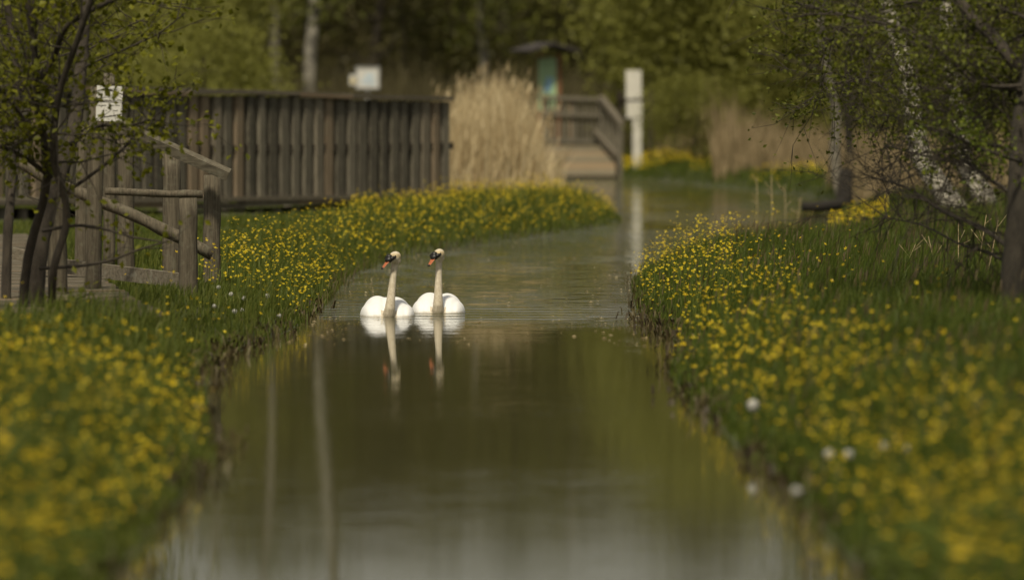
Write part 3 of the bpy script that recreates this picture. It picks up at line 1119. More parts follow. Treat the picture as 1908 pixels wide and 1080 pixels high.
post(182, 163, 57.0, 27, rl, lean=0.05)
post(104, 345, 55.6, 32, rl, lean=-0.02)
post(350, 369, 58.0, 31, rl)
post(395, 326, 61.5, 29, rl)
post(320, 284, 63.0, 31, rl)
post(234, 246, 63.5, 28, rl)
post(155, 235, 65.0, 22, rl, lean=0.03)
post(203, 136, 66.0, 20, rl)
m = MB()
m.beam(at(200, 224, 61.2), at(426, 326, 61.2), 0.12, 0.085, roll=0.3)
m.build('handrail', M['wood_handrail'], rl)
lograil([(30, 298, 60.0), (112, 346, 60.0), (250, 400, 60.0), (396, 474, 60.0)], 11.5, rl, 'lower_rail', seed=4)
lograil([(196, 357, 59.2), (378, 362, 59.2)], 7, rl, 'cross_rail', seed=6)
m = MB()
m.beam(at(128, 497, 60.6), at(342, 523, 59.0), 0.06, 0.125)
m.build('kick_board', M['wood_beam'], rl)
m = MB()
m.beam(at(20, 470, 61.0), at(128, 497, 60.6), 0.06, 0.1)
m.build('kick_board', M['wood_beam'], rl)

# notice on the tall post
p = at(204, 193, 56.65)
ns = empty('notice_board', (p.x, p.y, p.z), 'small white weathered notice fixed on the tall railing post', 'notice')
m = MB(); m.box(p, (0.215, 0.02, 0.29), Matrix.Rotation(0.04, 3, 'Y')); m.build('sheet', M['sign_white'], ns)
m = MB()
rj = random.Random(8)
for row in range(6):
    zz = p.z + 0.115 - row * 0.043
    xx = p.x - 0.09
    while xx < p.x + 0.07:
        ww = rj.uniform(0.012, 0.04)
        if rj.random() < 0.8: m.box((xx + ww / 2, p.y - 0.0115, zz), (ww, 0.003, 0.006 if row else 0.014))
        xx += ww + 0.01
m.build('lettering', M['ink'], ns)

# ------------------------------------------------------------------ tall plank screen of the boardwalk
scr = empty('plank_screen', tuple((SA + SB) / 2), 'tall wooden screen of upright weathered boards along the raised boardwalk', 'fence')


def s_top(u):
    X = SA + sdn * u
    px = 954 + X.x * F / X.y
    return CAM_H - (np.interp(px, [0, 200, 300, 480, 560, 640, 700, 830], [160, 168, 174, 173, 177, 181, 183, 186]) - 157) * X.y / F


def s_bot(u):
    X = SA + sdn * u
    px = 954 + X.x * F / X.y
    return CAM_H - (np.interp(px, [0, 230, 400, 600, 700, 830], [372, 378, 381, 371, 364, 357]) - 157) * X.y / F


angz = math.atan2(sdn.y, sdn.x)
front, back = MB(), MB()
u = 0.1
k = 0
rng = random.Random(21)
while u < SL - 0.1:
    bwid = rng.uniform(0.15, 0.205)
    zt, zb = s_top(u) - 0.035, s_bot(u) + 0.03
    c = SA + sdn * u + snn * (0.05 + rng.uniform(-.01, .014))
    rm = Matrix.Rotation(angz + 0.03 + rng.uniform(-.07, .07), 3, 'Z') @ Matrix.Rotation(rng.uniform(-.012, .012), 3, 'Y')
    front.box((c.x, c.y, (zb + zt) / 2 + rng.uniform(-.01, .01)), (bwid, 0.075, zt - zb), rm)
    # added dark block standing in for the shadow notch between two boards
    c = SA + sdn * (u + 0.142) + snn * 0.012
    notch = MB()
    notch.box((c.x, c.y, zb + (zt - zb) * 0.5), (0.11, 0.13, 0.10), Matrix.Rotation(angz, 3, 'Z'))
    notch.build('shadow_block', M['wood_dark'], scr)
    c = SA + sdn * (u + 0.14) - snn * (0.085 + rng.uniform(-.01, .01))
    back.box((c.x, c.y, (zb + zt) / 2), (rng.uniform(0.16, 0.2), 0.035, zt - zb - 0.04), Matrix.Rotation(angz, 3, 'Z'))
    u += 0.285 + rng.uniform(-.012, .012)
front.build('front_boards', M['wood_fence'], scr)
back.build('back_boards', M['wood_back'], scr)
# rails
for nm, fn, off, hh, dd, mt in (('middle_rail', lambda u: s_bot(u) + 0.49 * (s_top(u) - s_bot(u)), -0.04, 0.09, 0.05, 'wood_dark'),  # middle rail coloured dark for the shadow it lies in
                                ('bottom_beam', lambda u: s_bot(u) - 0.02, 0.03, 0.085, 0.16, 'wood_beam'),
                                ('cap_rail', lambda u: s_top(u) + 0.0, 0.02, 0.055, 0.24, 'wood_deck')):
    m = MB(); nseg = 9
    for i in range(nseg):
        u0, u1 = SL * i / nseg + 0.004, SL * (i + 1) / nseg - 0.004
        a = SA + sdn * u0 + snn * off; b2 = SA + sdn * u1 + snn * off
        jz = rng.uniform(-.02, .02)
        m.beam((a.x, a.y, fn(u0) + jz), (b2.x, b2.y, fn(u1) + jz), dd, hh)
    m.build(nm, M[mt], scr)
# posts carrying the screen, standing in the ground
for i in range(26):
    u = 0.2 + (SL - 0.4) * i / 25
    c = SA + sdn * u - snn * 0.03
    gz = float(max(ground_z(c.x, c.y), 0))
    m = MB(); m.tube([(c.x, c.y, gz - 0.2), (c.x, c.y, s_bot(u) - 0.10)], 0.075, 8)
    m.build('pile', M['wood_fence'] if i % 3 else M['wood_beam'], scr)
m = MB()
for i in range(46):                       # boards added under the walkway, dark to stand in for its shade
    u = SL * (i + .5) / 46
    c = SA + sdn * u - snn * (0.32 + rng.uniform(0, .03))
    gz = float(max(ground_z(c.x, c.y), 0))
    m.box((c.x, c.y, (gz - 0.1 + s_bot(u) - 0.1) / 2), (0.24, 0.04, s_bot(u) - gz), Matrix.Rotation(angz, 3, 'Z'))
m.build('shade_boards', M['wood_dark'], scr)
m = MB()
a = SA - snn * 0.5; b2 = SB - snn * 0.5
m.beam((a.x, a.y, s_bot(0) - 0.05), (b2.x, b2.y, s_bot(SL) - 0.05), 1.3, 0.06)
m.build('walkway', M['wood_deck'], scr)
m = MB()
a = SA + sdn * 6.0 - snn * 1.5; b2 = SB - snn * 1.5 + sdn * 0.2
m.beam((a.x, a.y, 2.03 - 8 * 96 / F), (b2.x, b2.y, 2.03 - 22 * 102 / F), 0.2, 0.06)
m.build('far_rail', M['wood_fence'], scr)
for i in range(4):
    c = SA + sdn * (7.0 + i * 1.6) - snn * 1.5
    gz = float(max(ground_z(c.x, c.y), 0))
    m = MB(); m.box((c.x, c.y, (gz + 1.86) / 2 - 0.05), (0.1, 0.1, 1.86 - gz + 0.02))
    m.build('far_post', M['wood_fence'], scr)

# ------------------------------------------------------------------ footbridge, kiosk, signs, white post
BD = 151.0
fb = empty('footbridge', (xat(1080, BD), BD, 0), 'low brown plank footbridge with slatted railings behind the tall reeds', 'footbridge')
m = MB()
for k in range(9):
    zz0 = 0.05 + k * 0.07
    a = at(985, 0, BD - 2.0 + k * 0.42); b2 = at(1147, 0, BD - 2.0 + k * 0.42)
    m.box(((a.x + b2.x) / 2, a.y, zz0), (b2.x - a.x, 0.44, 0.05), Matrix.Rotation(0.16, 3, 'X'))
m.build('ramp', M['wood_ramp'], fb)
m = MB()
a = at(985, 0, BD - 2.3); b2 = at(1147, 0, BD - 2.3)
m.box(((a.x + b2.x) / 2, a.y, -0.02), (b2.x - a.x, 0.12, 0.14)); m.build('front_beam', M['wood_dark'], fb)
rd = BD + 2.2
m = MB()
for k in range(13):
    q = at(1012 + k * 8.6, 228, rd)
    m.box(q, (0.062, 0.03, 1.0))
m.build('slats', M['wood_fence'], fb)
for (ya, yb) in ((181, 185), (212, 215), (262, 263)):
    m = MB(); m.beam(at(1005, ya, rd - 0.06), at(1120, yb, rd - 0.06), 0.07, 0.09); m.build('rail', M['wood_fence'], fb)
for px, y0 in ((1016, 178), (1066, 180), (1120, 182)):
    t = at(px, y0, rd + 0.05); m = MB(); m.box((t.x, t.y, t.z / 2), (0.12, 0.1, t.z)); m.build('post', M['wood_fence'], fb)
m = MB(); m.beam(at(1120, 184, rd - 0.1), at(1158, 232, BD - 1.0), 0.12, 0.13); m.build('handrail', M['wood_beam'], fb)
m = MB(); m.beam(at(1108, 245, rd - 0.1), at(1150, 290, BD - 1.0), 0.09, 0.1); m.build('rail', M['wood_beam'], fb)
for k in range(5):
    f = k / 4
    t = at(1122 + 34 * f, 188 + 46 * f, rd - 0.1 - (3.1) * f)
    m = MB(); m.box((t.x, t.y, t.z / 2), (0.09, 0.09, t.z)); m.build('post', M['wood_fence'], fb)

KD = 158.0
q = at(1019, 200, KD)
ks = empty('information_kiosk', (q.x, q.y, 0.2), 'roofed kiosk with a green map panel standing behind the reeds', 'kiosk')
m = MB()
for px in (1006, 1041):
    t = at(px, 100, KD)
    m2 = MB(); m2.box((t.x, t.y + 0.06, (t.z + 0.1) / 2), (0.12, 0.12, t.z - 0.1)); m2.build('post', M['rust_wood'], ks)
c = at(1020, 157, KD)
m.box(c, (34 * KD / F, 0.05, 96 * KD / F)); mp = m.build('panel', M['map_green'], ks)
m = MB(); t = at(1022, 158, KD); m.box((t.x, t.y - 0.03, t.z), (0.16, 0.006, 0.34), Matrix.Rotation(.3, 3, 'Y')); m.build('map', M['sign_blue'], mp)
# gable roof, ridge running away from the viewer at a slant
m = MB()
t = at(1015, 92, KD)
w2, l2 = 53 * KD / F, 0.6
for s in (-1, 1):
    sl = 0.17
    rm = Matrix.Rotation(0.35, 3, 'Z') @ Matrix.Rotation(s * 0.27, 3, 'Y')
    off = Matrix.Rotation(0.35, 3, 'Z') @ Vector((s * w2 / 2, 0, 0))
    m.box((t.x + off.x, t.y + off.y, t.z + 0.04), (w2 * 1.02, 2 * l2, 0.06), rm)
m.build('roof', M['felt'], ks)

SD = 162.0
q = at(685, 145, SD)
sg = empty('information_sign', (q.x, q.y, 0.2), 'white and blue information sign rising behind the plank screen', 'sign')
m = MB(); m.box(q, (42 * SD / F, 0.04, 40 * SD / F)); pn = m.build('panel', M['sign_white'], sg)
m = MB()
for dx, dz, a_, b_ in ((0.05, 0.03, .2, .12), (-0.06, -0.09, .16, .1), (0.1, -0.12, .18, .1)):
    m.box((q.x + dx, q.y - 0.023, q.z + dz), (a_, .004, b_))
m.build('print', M['sign_pale'], pn)
m = MB()
for dx, dz, a_, b_ in ((0, .255, .57, .03), (0, -.255, .57, .03), (.27, 0, .03, .48), (-.27, 0, .03, .48)):
    m.box((q.x + dx, q.y - .01, q.z + dz), (a_, .06, b_))
m.build('frame', M['metal'], sg)
t = at(659, 149, SD)
m = MB(); m.box((t.x, t.y + 0.03, t.z), (0.19, 0.03, 0.24)); pp = m.build('side_plate', M['sign_white'], sg)
m = MB(); m.box((t.x, t.y + 0.012, t.z - 0.02), (0.12, 0.004, 0.1)); m.build('print', M['sign_yellow'], pp)
m = MB(); m.tube([(q.x, q.y + 0.06, 0.1), (q.x, q.y + 0.06, q.z + 0.15)], 0.035, 8); m.build('pole', M['metal'], sg)

WD = 153.0
q = at(1187, 282, WD)
wp = empty('marker_post', (q.x, q.y, 0.2), 'white gauge post with two broad plates at the canal end', 'post')
for px, y0, y1, wpx, nm, dy in ((1187, 222, 300, 17, 'post', 0.06), (1180.5, 131, 184, 29, 'plate', 0), (1182, 189, 220, 30, 'plate', 0)):
    a = at(px, y0, WD); b2 = at(px, y1, WD)
    zb = b2.z if nm == 'plate' else 0.1
    m = MB(); m.box((a.x, WD + dy, (a.z + zb) / 2), (wpx * WD / F, 0.05 if nm == 'plate' else 0.15, a.z - zb)); m.build(nm, M['white_paint'], wp)
m = MB(); a = at(1182, 131, WD); m.box((a.x, WD + 0.08, (a.z + 0.1) / 2), (0.1, 0.08, a.z - 0.15)); m.build('backing_post', M['wood_dark'], wp)

rf = empty('rail_fence', (xat(1210, 156), 156, 0.2), 'low dark rail fence behind the white gauge post', 'fence')
for y in (186, 218):
    m = MB(); m.beam(at(1150, y, 156), at(1262, y + 2, 157), 0.08, 0.11); m.build('rail', M['wood_dark'], rf)
for px in (1156, 1212, 1258):
    a = at(px, 178, 156.1); m = MB(); m.box((a.x, 156.1, a.z / 2 + 0.1), (0.12, 0.1, a.z)); m.build('post', M['wood_dark'], rf)


# ------------------------------------------------------------------ reeds and sedges
def reeds():
    n = 7000
    y = rs.uniform(107, 121, n)
    px = rs.beta(1.15, 1.5, n) * 176 + 826
    x = xat(px, y)
    z = np.maximum(ground_z(x, y), 0)
    top = np.interp(px, [826, 860, 900, 935, 970, 1000, 1012, 1040], [1.5, 1.7, 1.85, 1.92, 1.7, 1.35, 1.05, .7])
    h = top * np.clip(rs.normal(0.78, 0.2, n), 0.2, 1.14) * (0.8 + 0.3 * patchy(px * 0.09, y * 1.7))
    lean = np.abs(rs.normal(0.08, 0.1, n)) + np.clip((px - 930) / 90, 0, 1) * np.abs(rs.normal(0.08, 0.08, n))
    az = np.where(rs.uniform(0, 1, n) < 0.72, rs.normal(0, 0.7, n), rs.normal(math.pi, 0.7, n))
    V, q, t = blades(x, y, z, h, rs.uniform(0.007, 0.016, n), lean, az, rs.uniform(-0.6, 0.6, n))
    parts = [(V, q, t, 0)]
    tip = V.reshape(-1, 5, 3)[:, 4]
    i = rs.choice(n, 1500, replace=False)
    V, q, t = blades(tip[i, 0], tip[i, 1], tip[i, 2] - 0.12, rs.uniform(0.1, 0.2, 1500), rs.uniform(0.01, 0.022, 1500), np.full(1500, .5), rs.normal(0.2, 1, 1500), rs.uniform(-.6, .6, 1500))
    parts.append((V, q, t, 0))
    m = 2000                               # broken stalks low down
    y = rs.uniform(106, 118, m); x = xat(832 + rs.beta(1, 1.5, m) * 215, y); z = np.maximum(ground_z(x, y), 0)
    V, q, t = blades(x, y, z, rs.uniform(0.3, 1.1, m), rs.uniform(0.01, 0.02, m), rs.uniform(.1, .7, m), rs.normal(0.2, 1.2, m), rs.uniform(-.6, .6, m))
    parts.append((V, q, t, 0))
    stuff('reed_bed', parts, [M['reed']], 'tall dry golden reeds at the end of the plank screen', 'reeds')
    n = 9000
    y = rs.uniform(137, 162, n)
    px = 1215 + rs.beta(1.7, 1.5, n) * 390
    x = xat(px, y); z = np.maximum(ground_z(x, y), 0)
    ok = (shore(x, y) > 0.1) & ((px > 1330) | (y > 153)) & (px > 1222)
    h = np.interp(px, [1225, 1300, 1420, 1500, 1600], [1.0, 1.45, 1.25, 1.1, 0.8]) * np.clip(rs.normal(0.62, .26, n), .12, 1.4) * (.45 + .8 * patchy(x * 1.3, y * .5))
    V, q, t = blades(x[ok], y[ok], z[ok], h[ok], rs.uniform(0.012, 0.026, ok.sum()), rs.uniform(0, .35, ok.sum()), rs.uniform(0, 6.3, ok.sum()), rs.uniform(-.6, .6, ok.sum()))
    stuff('sedge_bed', [(V, q, t, 0)], [M['reed_brown']], 'faded pinkish brown sedge along the far shore under the willows', 'sedge')
    # undergrowth beyond the tall grass
    n = 9000
    y = rs.uniform(104, 150, n)
    px = rs.uniform(1540, 1990, n)
    x = xat(px, y); z = np.maximum(ground_z(x, y), 0)
    ok = shore(x, y) > 0.3
    x, y, z = x[ok], y[ok], z[ok]; k = len(x)
    V, q, t = blades(x, y, z, rs.uniform(0.3, 1.1, k), rs.uniform(0.008, 0.02, k), np.abs(rs.normal(.2, .3, k)), rs.uniform(0, 6.3, k), rs.uniform(-.6, .6, k))
    stuff('dead_undergrowth', [(V, q, t, 0)], [M['reed_brown']], 'brown dead undergrowth behind the tall grass among the birches', 'undergrowth')


reeds()

# tall dry stalks standing out of the grass
rng = random.Random(77)
for k, (px, yb, yt, d, ln) in enumerate(((1437, 470, 325, 86, .02), (1462, 455, 345, 90, -.05), (1493, 450, 368, 91, .1), (1706, 545, 455, 64, .5), (1730, 540, 440, 66, -.35), (1786, 560, 415, 62, .1), (1655, 450, 300, 92, .02), (1860, 545, 410, 60, .5), (1838, 520, 400, 63, .3), (1410, 450, 330, 92, 0.06))):
    t = at(px, yt, d); b2 = at(px - ln * 60, yb, d); gz = float(max(ground_z(b2.x, d), 0))
    m = MB()
    mid = (t + b2) / 2 + Vector((rng.uniform(-.03, .03), 0, 0))
    m.tube([(b2.x, d, gz - 0.05), mid, t], [0.006, 0.005, 0.003], 5)
    for j in range(3):
        s0 = mid.lerp(t, rng.uniform(0.1, 0.9)); e = s0 + Vector((rng.uniform(-.12, .12), 0, rng.uniform(.05, .14)))
        m.tube([s0, e], [0.004, 0.0025], 4)
    o = m.build('dry_stalk', M['reed'])
    tag(o, 'thin pale dry stalk standing up out of the dark green grass', 'dry stalk', 'dry stalks in the tall grass')


# ------------------------------------------------------------------ trees
def leaf_quads(mb, rng, p, s, n, spread, mat=0, droop=0.3):
    for _ in range(n):
        c = p + Vector((rng.gauss(0, spread), rng.gauss(0, spread), rng.gauss(0, spread)))
        d = Vector((rng.gauss(0, 1), rng.gauss(0, 1), rng.gauss(-droop, 0.7))).normalized()
        sd = d.orthogonal().normalized()
        sd = Matrix.Rotation(rng.uniform(0, 6.28), 3, d) @ sd
        l = s * rng.uniform(0.6, 1.25); w_ = l * rng.uniform(0.28, 0.42)
        nrm = d.cross(sd) * l * 0.1
        mb.poly([c, c + d * l * 0.45 + sd * w_ + nrm, c + d * l, c + d * l * 0.45 - sd * w_ + nrm], mat)


def wander(rng, p, d, length, segs, wob, bias):
    pts = [p.copy()]
    d = d.normalized()
    for i in range(segs):
        d = (d + Vector((rng.gauss(0, wob), rng.gauss(0, wob), rng.gauss(0, wob))) + bias).normalized()
        p = p + d * (length / segs)
        pts.append(p.copy())
    return pts


def sprout(rng, limb_pts, twigs, crown, n, l0, l1, r, leaf, nleaf, spread, bias, sub=2, upto=1.0, frm=0.2, leafmat=0, dirs=None):
    """side twigs with leaves along a limb"""
    for _ in range(n):
        f = rng.uniform(frm, upto) * (len(limb_pts) - 1)
        i = min(int(f), len(limb_pts) - 2)
        p = limb_pts[i].lerp(limb_pts[i + 1], f - i)
        ax = (limb_pts[i + 1] - limb_pts[i]).normalized()
        d = (ax * rng.uniform(0.2, 1.0) + Vector((rng.gauss(0, .7), rng.gauss(0, .7), rng.gauss(0, .7)))).normalized()
        if dirs is not None: d = (d + dirs * 0.7).normalized()
        l = rng.uniform(l0, l1)
        pts = wander(rng, p, d, l, 4, 0.16, bias)
        twigs.tube(pts, [r, r * .8, r * .6, r * .45, r * .3], 4, caps=False)
        for q in pts[1:]:
            if rng.random() < 0.75: leaf_quads(crown, rng, q, leaf, rng.randint(max(0, nleaf - 2), nleaf + (1 if nleaf else 0)), spread, leafmat)
        for _ in range(sub):
            j = rng.randint(1, 3)
            d2 = ((pts[j + 1] - pts[j]).normalized() + Vector((rng.gauss(0, .6), rng.gauss(0, .6), rng.gauss(0, .6)))).normalized()
            p2 = wander(rng, pts[j], d2, l * rng.uniform(.35, .6), 3, 0.15, bias)
            twigs.tube(p2, [r * .6, r * .5, r * .35, r * .2], 4, caps=False)
            for q in p2[1:]:
                if rng.random() < 0.8: leaf_quads(crown, rng, q, leaf, nleaf, spread, leafmat)


def smooth_pts(pp, n=6):
    P = [Vector(p) for p in pp]
    out = []
    for i in range(len(P) - 1):
        p0 = P[max(i - 1, 0)]; p1 = P[i]; p2 = P[i + 1]; p3 = P[min(i + 2, len(P) - 1)]
        for k in range(n):
            t = k / n
            out.append(0.5 * ((2 * p1) + (p2 - p0) * t + (2 * p0 - 5 * p1 + 4 * p2 - p3) * t * t + (3 * p1 - p0 - 3 * p2 + p3) * t ** 3))
    out.append(P[-1])
    return out


def shrub_left():
    rng = random.Random(3)
    base = at(75, 585, 53.0)
    root = empty('leafy_shrub', (base.x, base.y, 0.2), 'dark stemmed shrub with fresh green leaves over the plank walk', 'shrub')
    stems = [([(62, 600, 53.0), (72, 480, 53.0), (95, 380, 53.2), (135, 250, 53.6), (152, 120, 54.0), (160, 10, 54.2), (172, -160, 54.5)], 18, 9),
             ([(40, 600, 52.6), (52, 480, 52.5), (88, 330, 52.3), (72, 200, 52.0), (60, 60, 51.7), (30, -120, 51.5)], 9, 6),
             ([(95, 600, 52.3), (100, 500, 52.0), (125, 400, 52.0), (100, 290, 51.8), (110, 180, 51.6), (150, 60, 51.3), (200, -80, 51.0)], 8, 5),
             ([(10, 600, 54.5), (15, 420, 54.6), (30, 260, 55.0), (28, 120, 55.2), (5, -60, 55.4)], 10, 6)]
    tw, cr = MB(), MB()
    for k, (pp, r0, r1) in enumerate(stems):
        P = smooth_pts([at(*q) for q in pp])
        n = len(P)
        m = MB(); m.tube(P, [(r0 + (r1 - r0) * i / n) * 53 / F for i in range(n)], 8, jit=.08, rng=rng)
        m.build('trunk', M['bark_dark'], root)
        sprout(rng, P, tw, cr, 21, .5, 1.2, .009, .06, 3, .07, Vector((0, 0, .05)), sub=3, frm=.45, leafmat=0)
    limbs = [([(100, 370, 53), (150, 340, 53), (215, 290, 53), (262, 240, 53.2), (300, 165, 53.5)], 4, 2),
             ([(130, 270, 53.5), (185, 235, 53), (235, 235, 52.7), (290, 220, 52.5)], 4, 1.5),
             ([(80, 430, 52.8), (140, 420, 52.5), (190, 425, 52.2), (240, 440, 52), (300, 450, 51.8)], 3.5, 1.5),
             ([(75, 500, 52.5), (150, 495, 52), (205, 485, 51.6), (258, 465, 51.5), (310, 450, 51.4)], 3.5, 1.2),
             ([(70, 570, 52.6), (130, 560, 52), (165, 548, 51.6)], 3, 1.3),
             ([(72, 150, 52), (100, 110, 52), (125, 50, 51.6), (190, 10, 51.5), (260, -20, 51.3)], 7, 4),
             ([(60, 260, 52), (30, 200, 51.8), (-10, 160, 51.6)], 6, 3),
             ([(150, 130, 54), (190, 110, 53.6), (250, 85, 53.2), (300, 60, 53), (345, 25, 52.8)], 2.5, 1),
             ([(95, 330, 52.3), (40, 290, 52), (-10, 270, 51.8)], 5, 3)]
    for pp, r0, r1 in limbs:
        P = smooth_pts([at(*q) for q in pp], 4)
        n = len(P)
        m = MB(); m.tube(P, [(r0 + (r1 - r0) * i / n) * 53 / F for i in range(n)], 6)
        m.build('limb', M['bark_dark'], root)
        low = pp[-1][1] > 400
        sprout(rng, P, tw, cr, 4 if low else 11, .15, .5 if low else .6, .005, .062, 1 if low else 3, .055, Vector((0, 0, .03)), sub=1 if low else 2, frm=.1)
    tw.build('twigs', M['bark_dark'], root)
    cr.build('crown', M['leaf_left'], root)


def tree_right():
    rng = random.Random(9)
    base = at(1888, 620, 49.5)
    root = empty('leaning_tree', (base.x, base.y, 0.2), 'thin leaved tree with a dark trunk at the picture edge, branches hanging over the grass', 'tree')
    P = smooth_pts([at(*q) for q in ((1884, 640, 49.5), (1888, 520, 49.5), (1897, 400, 49.6), (1902, 250, 49.8), (1930, 50, 50), (1950, -250, 50))])
    n = len(P)
    m = MB(); m.tube(P, [(26 - 10 * i / n) * 49.5 / F for i in range(n)], 10, jit=.08, rng=rng); m.build('trunk', M['bark_grey'], root)
    tw, cr = MB(), MB()
    limbs = [([(1915, 150, 50), (1880, 105, 50), (1845, 65, 50.3), (1800, 20, 50.6), (1760, -60, 51)], 13, 9, 14, 1),
             ([(1900, 165, 49.8), (1850, 160, 51), (1800, 115, 52.5), (1745, 95, 53.5), (1680, 55, 55)], 5, 2, 22, 1),
             ([(1900, 290, 49.6), (1850, 270, 50.5), (1790, 265, 51.5), (1725, 235, 52.5), (1660, 215, 54), (1590, 225, 55)], 5.5, 2, 26, 3),
             ([(1905, 160, 49.7), (1830, 158, 50), (1780, 120, 50.5), (1700, 60, 51), (1600, 35, 52), (1500, 10, 53), (1450, -10, 54)], 4.5, 2, 34, 1),
             ([(1925, 40, 50), (1840, 10, 51), (1740, 0, 52), (1640, 20, 53), (1560, 60, 54), (1530, 110, 55)], 5, 1.5, 32, 1),
             ([(1905, 480, 49.6), (1830, 425, 50.6), (1760, 395, 51.5), (1690, 350, 52.5), (1640, 335, 53.5)], 5, 2, 12, 0),
             ([(1900, 370, 49.6), (1840, 330, 50.5), (1790, 300, 51.5), (1720, 290, 52.5), (1650, 270, 53.5)], 4, 1.5, 20, 0),
             ([(1900, 300, 49.5), (1850, 285, 49.2), (1800, 265, 49), (1750, 240, 48.8)], 4, 2, 16, 2),
             ([(1895, 500, 49.5), (1840, 470, 51), (1790, 455, 52), (1720, 420, 53), (1650, 405, 54)], 3, 1.2, 9, 0),
             ([(1920, 60, 50), (1860, 90, 52), (1780, 170, 54), (1700, 200, 56), (1620, 150, 58), (1540, 160, 59)], 3.5, 1.5, 28, 1),
             ([(1918, 120, 50), (1860, 200, 51), (1800, 220, 52), (1740, 180, 53), (1660, 120, 54)], 3.5, 1.5, 26, 1)]
    for pp, r0, r1, ns, kind in limbs:
        P = smooth_pts([at(*q) for q in pp], 5)
        n = len(P)
        m = MB(); m.tube(P, [(r0 + (r1 - r0) * i / n) * 50 / F for i in range(n)], 6, jit=.08, rng=rng); m.build('limb', M['bark_dark'], root)
        if kind == 0:          # low bare limbs: many twigs, hardly a leaf
            sprout(rng, P, tw, cr, ns * 4, .3, 1.0, .005, .03, 0, .04, Vector((0, 0, -.03)), sub=3, frm=.05)
        elif kind == 2:
            sprout(rng, P, tw, cr, int(ns * 1.4), .15, .4, .004, .030, 3, .03, Vector((0, 0, -.02)), sub=2, frm=.05, leafmat=1)
        elif kind == 3:
            sprout(rng, P, tw, cr, int(ns * 2.0), .3, .8, .005, .036, 1, .05, Vector((0, 0, .02)), sub=3, frm=.05)
        else:
            sprout(rng, P, tw, cr, int(ns * 2.3), .3, 1.0, .0055, .042, 3, .06, Vector((0, 0, .01)), sub=3, frm=.05)
    tw.build('twigs', M['bark_dark'], root)
    cr.build('crown', [M['leaf_right'], M['leaf_bright']], root)


shrub_left()
tree_right()


def birch_trunk(pp, r0, r1, label, mat='birch', crown=True, group=None, seed=1, top=6.0, crownmat='crown_green'):
    rng = random.Random(seed)
    P0 = [at(*q) for q in pp]
    d = P0[0].y
    gz = float(max(ground_z(P0[0].x, P0[0].y), 0))
    P0[0].z = gz - 0.2
    dirv = (P0[-1] - P0[-2]).normalized()
    while P0[-1].z < top:
        dirv = (dirv + Vector((rng.uniform(-.06, .06), rng.uniform(-.05, .05), .12))).normalized()
        P0.append(P0[-1] + dirv * 2.0)
    P = smooth_pts(P0, 5)
    n = len(P)
    root = empty('birch_tree', (P0[0].x, P0[0].y, gz), label, 'birch', group)
    m = MB(); m.tube(P, [max(.02, (r0 + (r1 - r0) * i / n)) * d / F for i in range(n)], 10, jit=.05, rng=rng)
    m.build('trunk', M[mat], root)
    cr = MB()
    for k in range(16 if crown else 5):
        f = rng.uniform(.35, 1.0)
        i = min(int(f * (n - 1)), n - 2)
        a = rng.uniform(0, 6.28); l = rng.uniform(.8, 2.2)
        q = wander(rng, P[i], Vector((math.cos(a), math.sin(a), .5)), l, 4, .12, Vector((0, 0, -.06)))
        lb = MB(); lb.tube(q, [.03, .024, .018, .012, .006], 5, caps=False); lb.build('limb', M['bark_dark'], root)
        if P[i].z > 3.2 or crown == 2:
            for j in q[1:]:
                leaf_quads(cr, rng, j, .2, 12, .32)
    if cr.f: cr.build('crown', M[crownmat], root)
    return root


birch_trunk([(577, 300, 190), (577, 160, 190), (579, 90, 190), (588, 10, 190), (592, -60, 190)], 12.5, 8, 'thickest white birch trunk standing right above the plank screen', seed=11, top=12, mat='birch_bright')
birch_trunk([(512, 300, 195), (514, 160, 195), (512, 80, 195), (510, 0, 195)], 9, 6, 'grey birch trunk beside the thickest white one, above the plank screen', seed=12, top=11)
birch_trunk([(434, 300, 210), (436, 120, 210), (430, 0, 210)], 6.5, 5, 'thin grey birch trunk above the pale green willow bush', seed=13, top=11.5)
birch_trunk([(902, 280, 200), (902, 110, 200), (896, 50, 200), (893, -10, 200)], 8, 5, 'slim pale birch trunk between the white sign and the kiosk', seed=14, top=6)
birch_trunk([(752, 300, 215), (754, 100, 215), (748, 0, 215)], 5.5, 4, 'faint thin birch trunk just beyond the white sign', seed=15, top=6)
birch_trunk([(1090, 300, 230), (1092, 100, 230), (1088, 0, 230)], 6, 5, 'faint birch trunk standing between the kiosk and the white post', seed=16, top=11.5)
birch_trunk([(1572, 380, 118), (1556, 300, 118), (1558, 220, 118), (1545, 150, 118), (1530, 60, 118), (1520, -60, 118)], 11, 6, 'white birch rising from the dark stump at the inlet', seed=17, top=8, mat='birch')
birch_trunk([(1588, 385, 119), (1585, 300, 119), (1578, 200, 119), (1580, 80, 119)], 9, 5, 'dark birch trunk close beside the white birch at the inlet', seed=18, top=8, mat='bark_grey')
birch_trunk([(1825, 430, 88), (1760, 360, 89), (1716, 290, 90), (1700, 210, 91), (1692, 140, 92), (1660, 40, 93)], 24, 10, 'bright white birch leaning over behind the hanging branches', seed=19, top=7, mat='birch_bright', crown=False)
birch_trunk([(1850, 420, 92), (1830, 360, 92), (1795, 300, 92.5), (1790, 240, 93), (1770, 100, 94)], 22, 10, 'bright white birch nearest the dark trunk at the picture edge', seed=20, top=7, mat='birch_bright', crown=False)


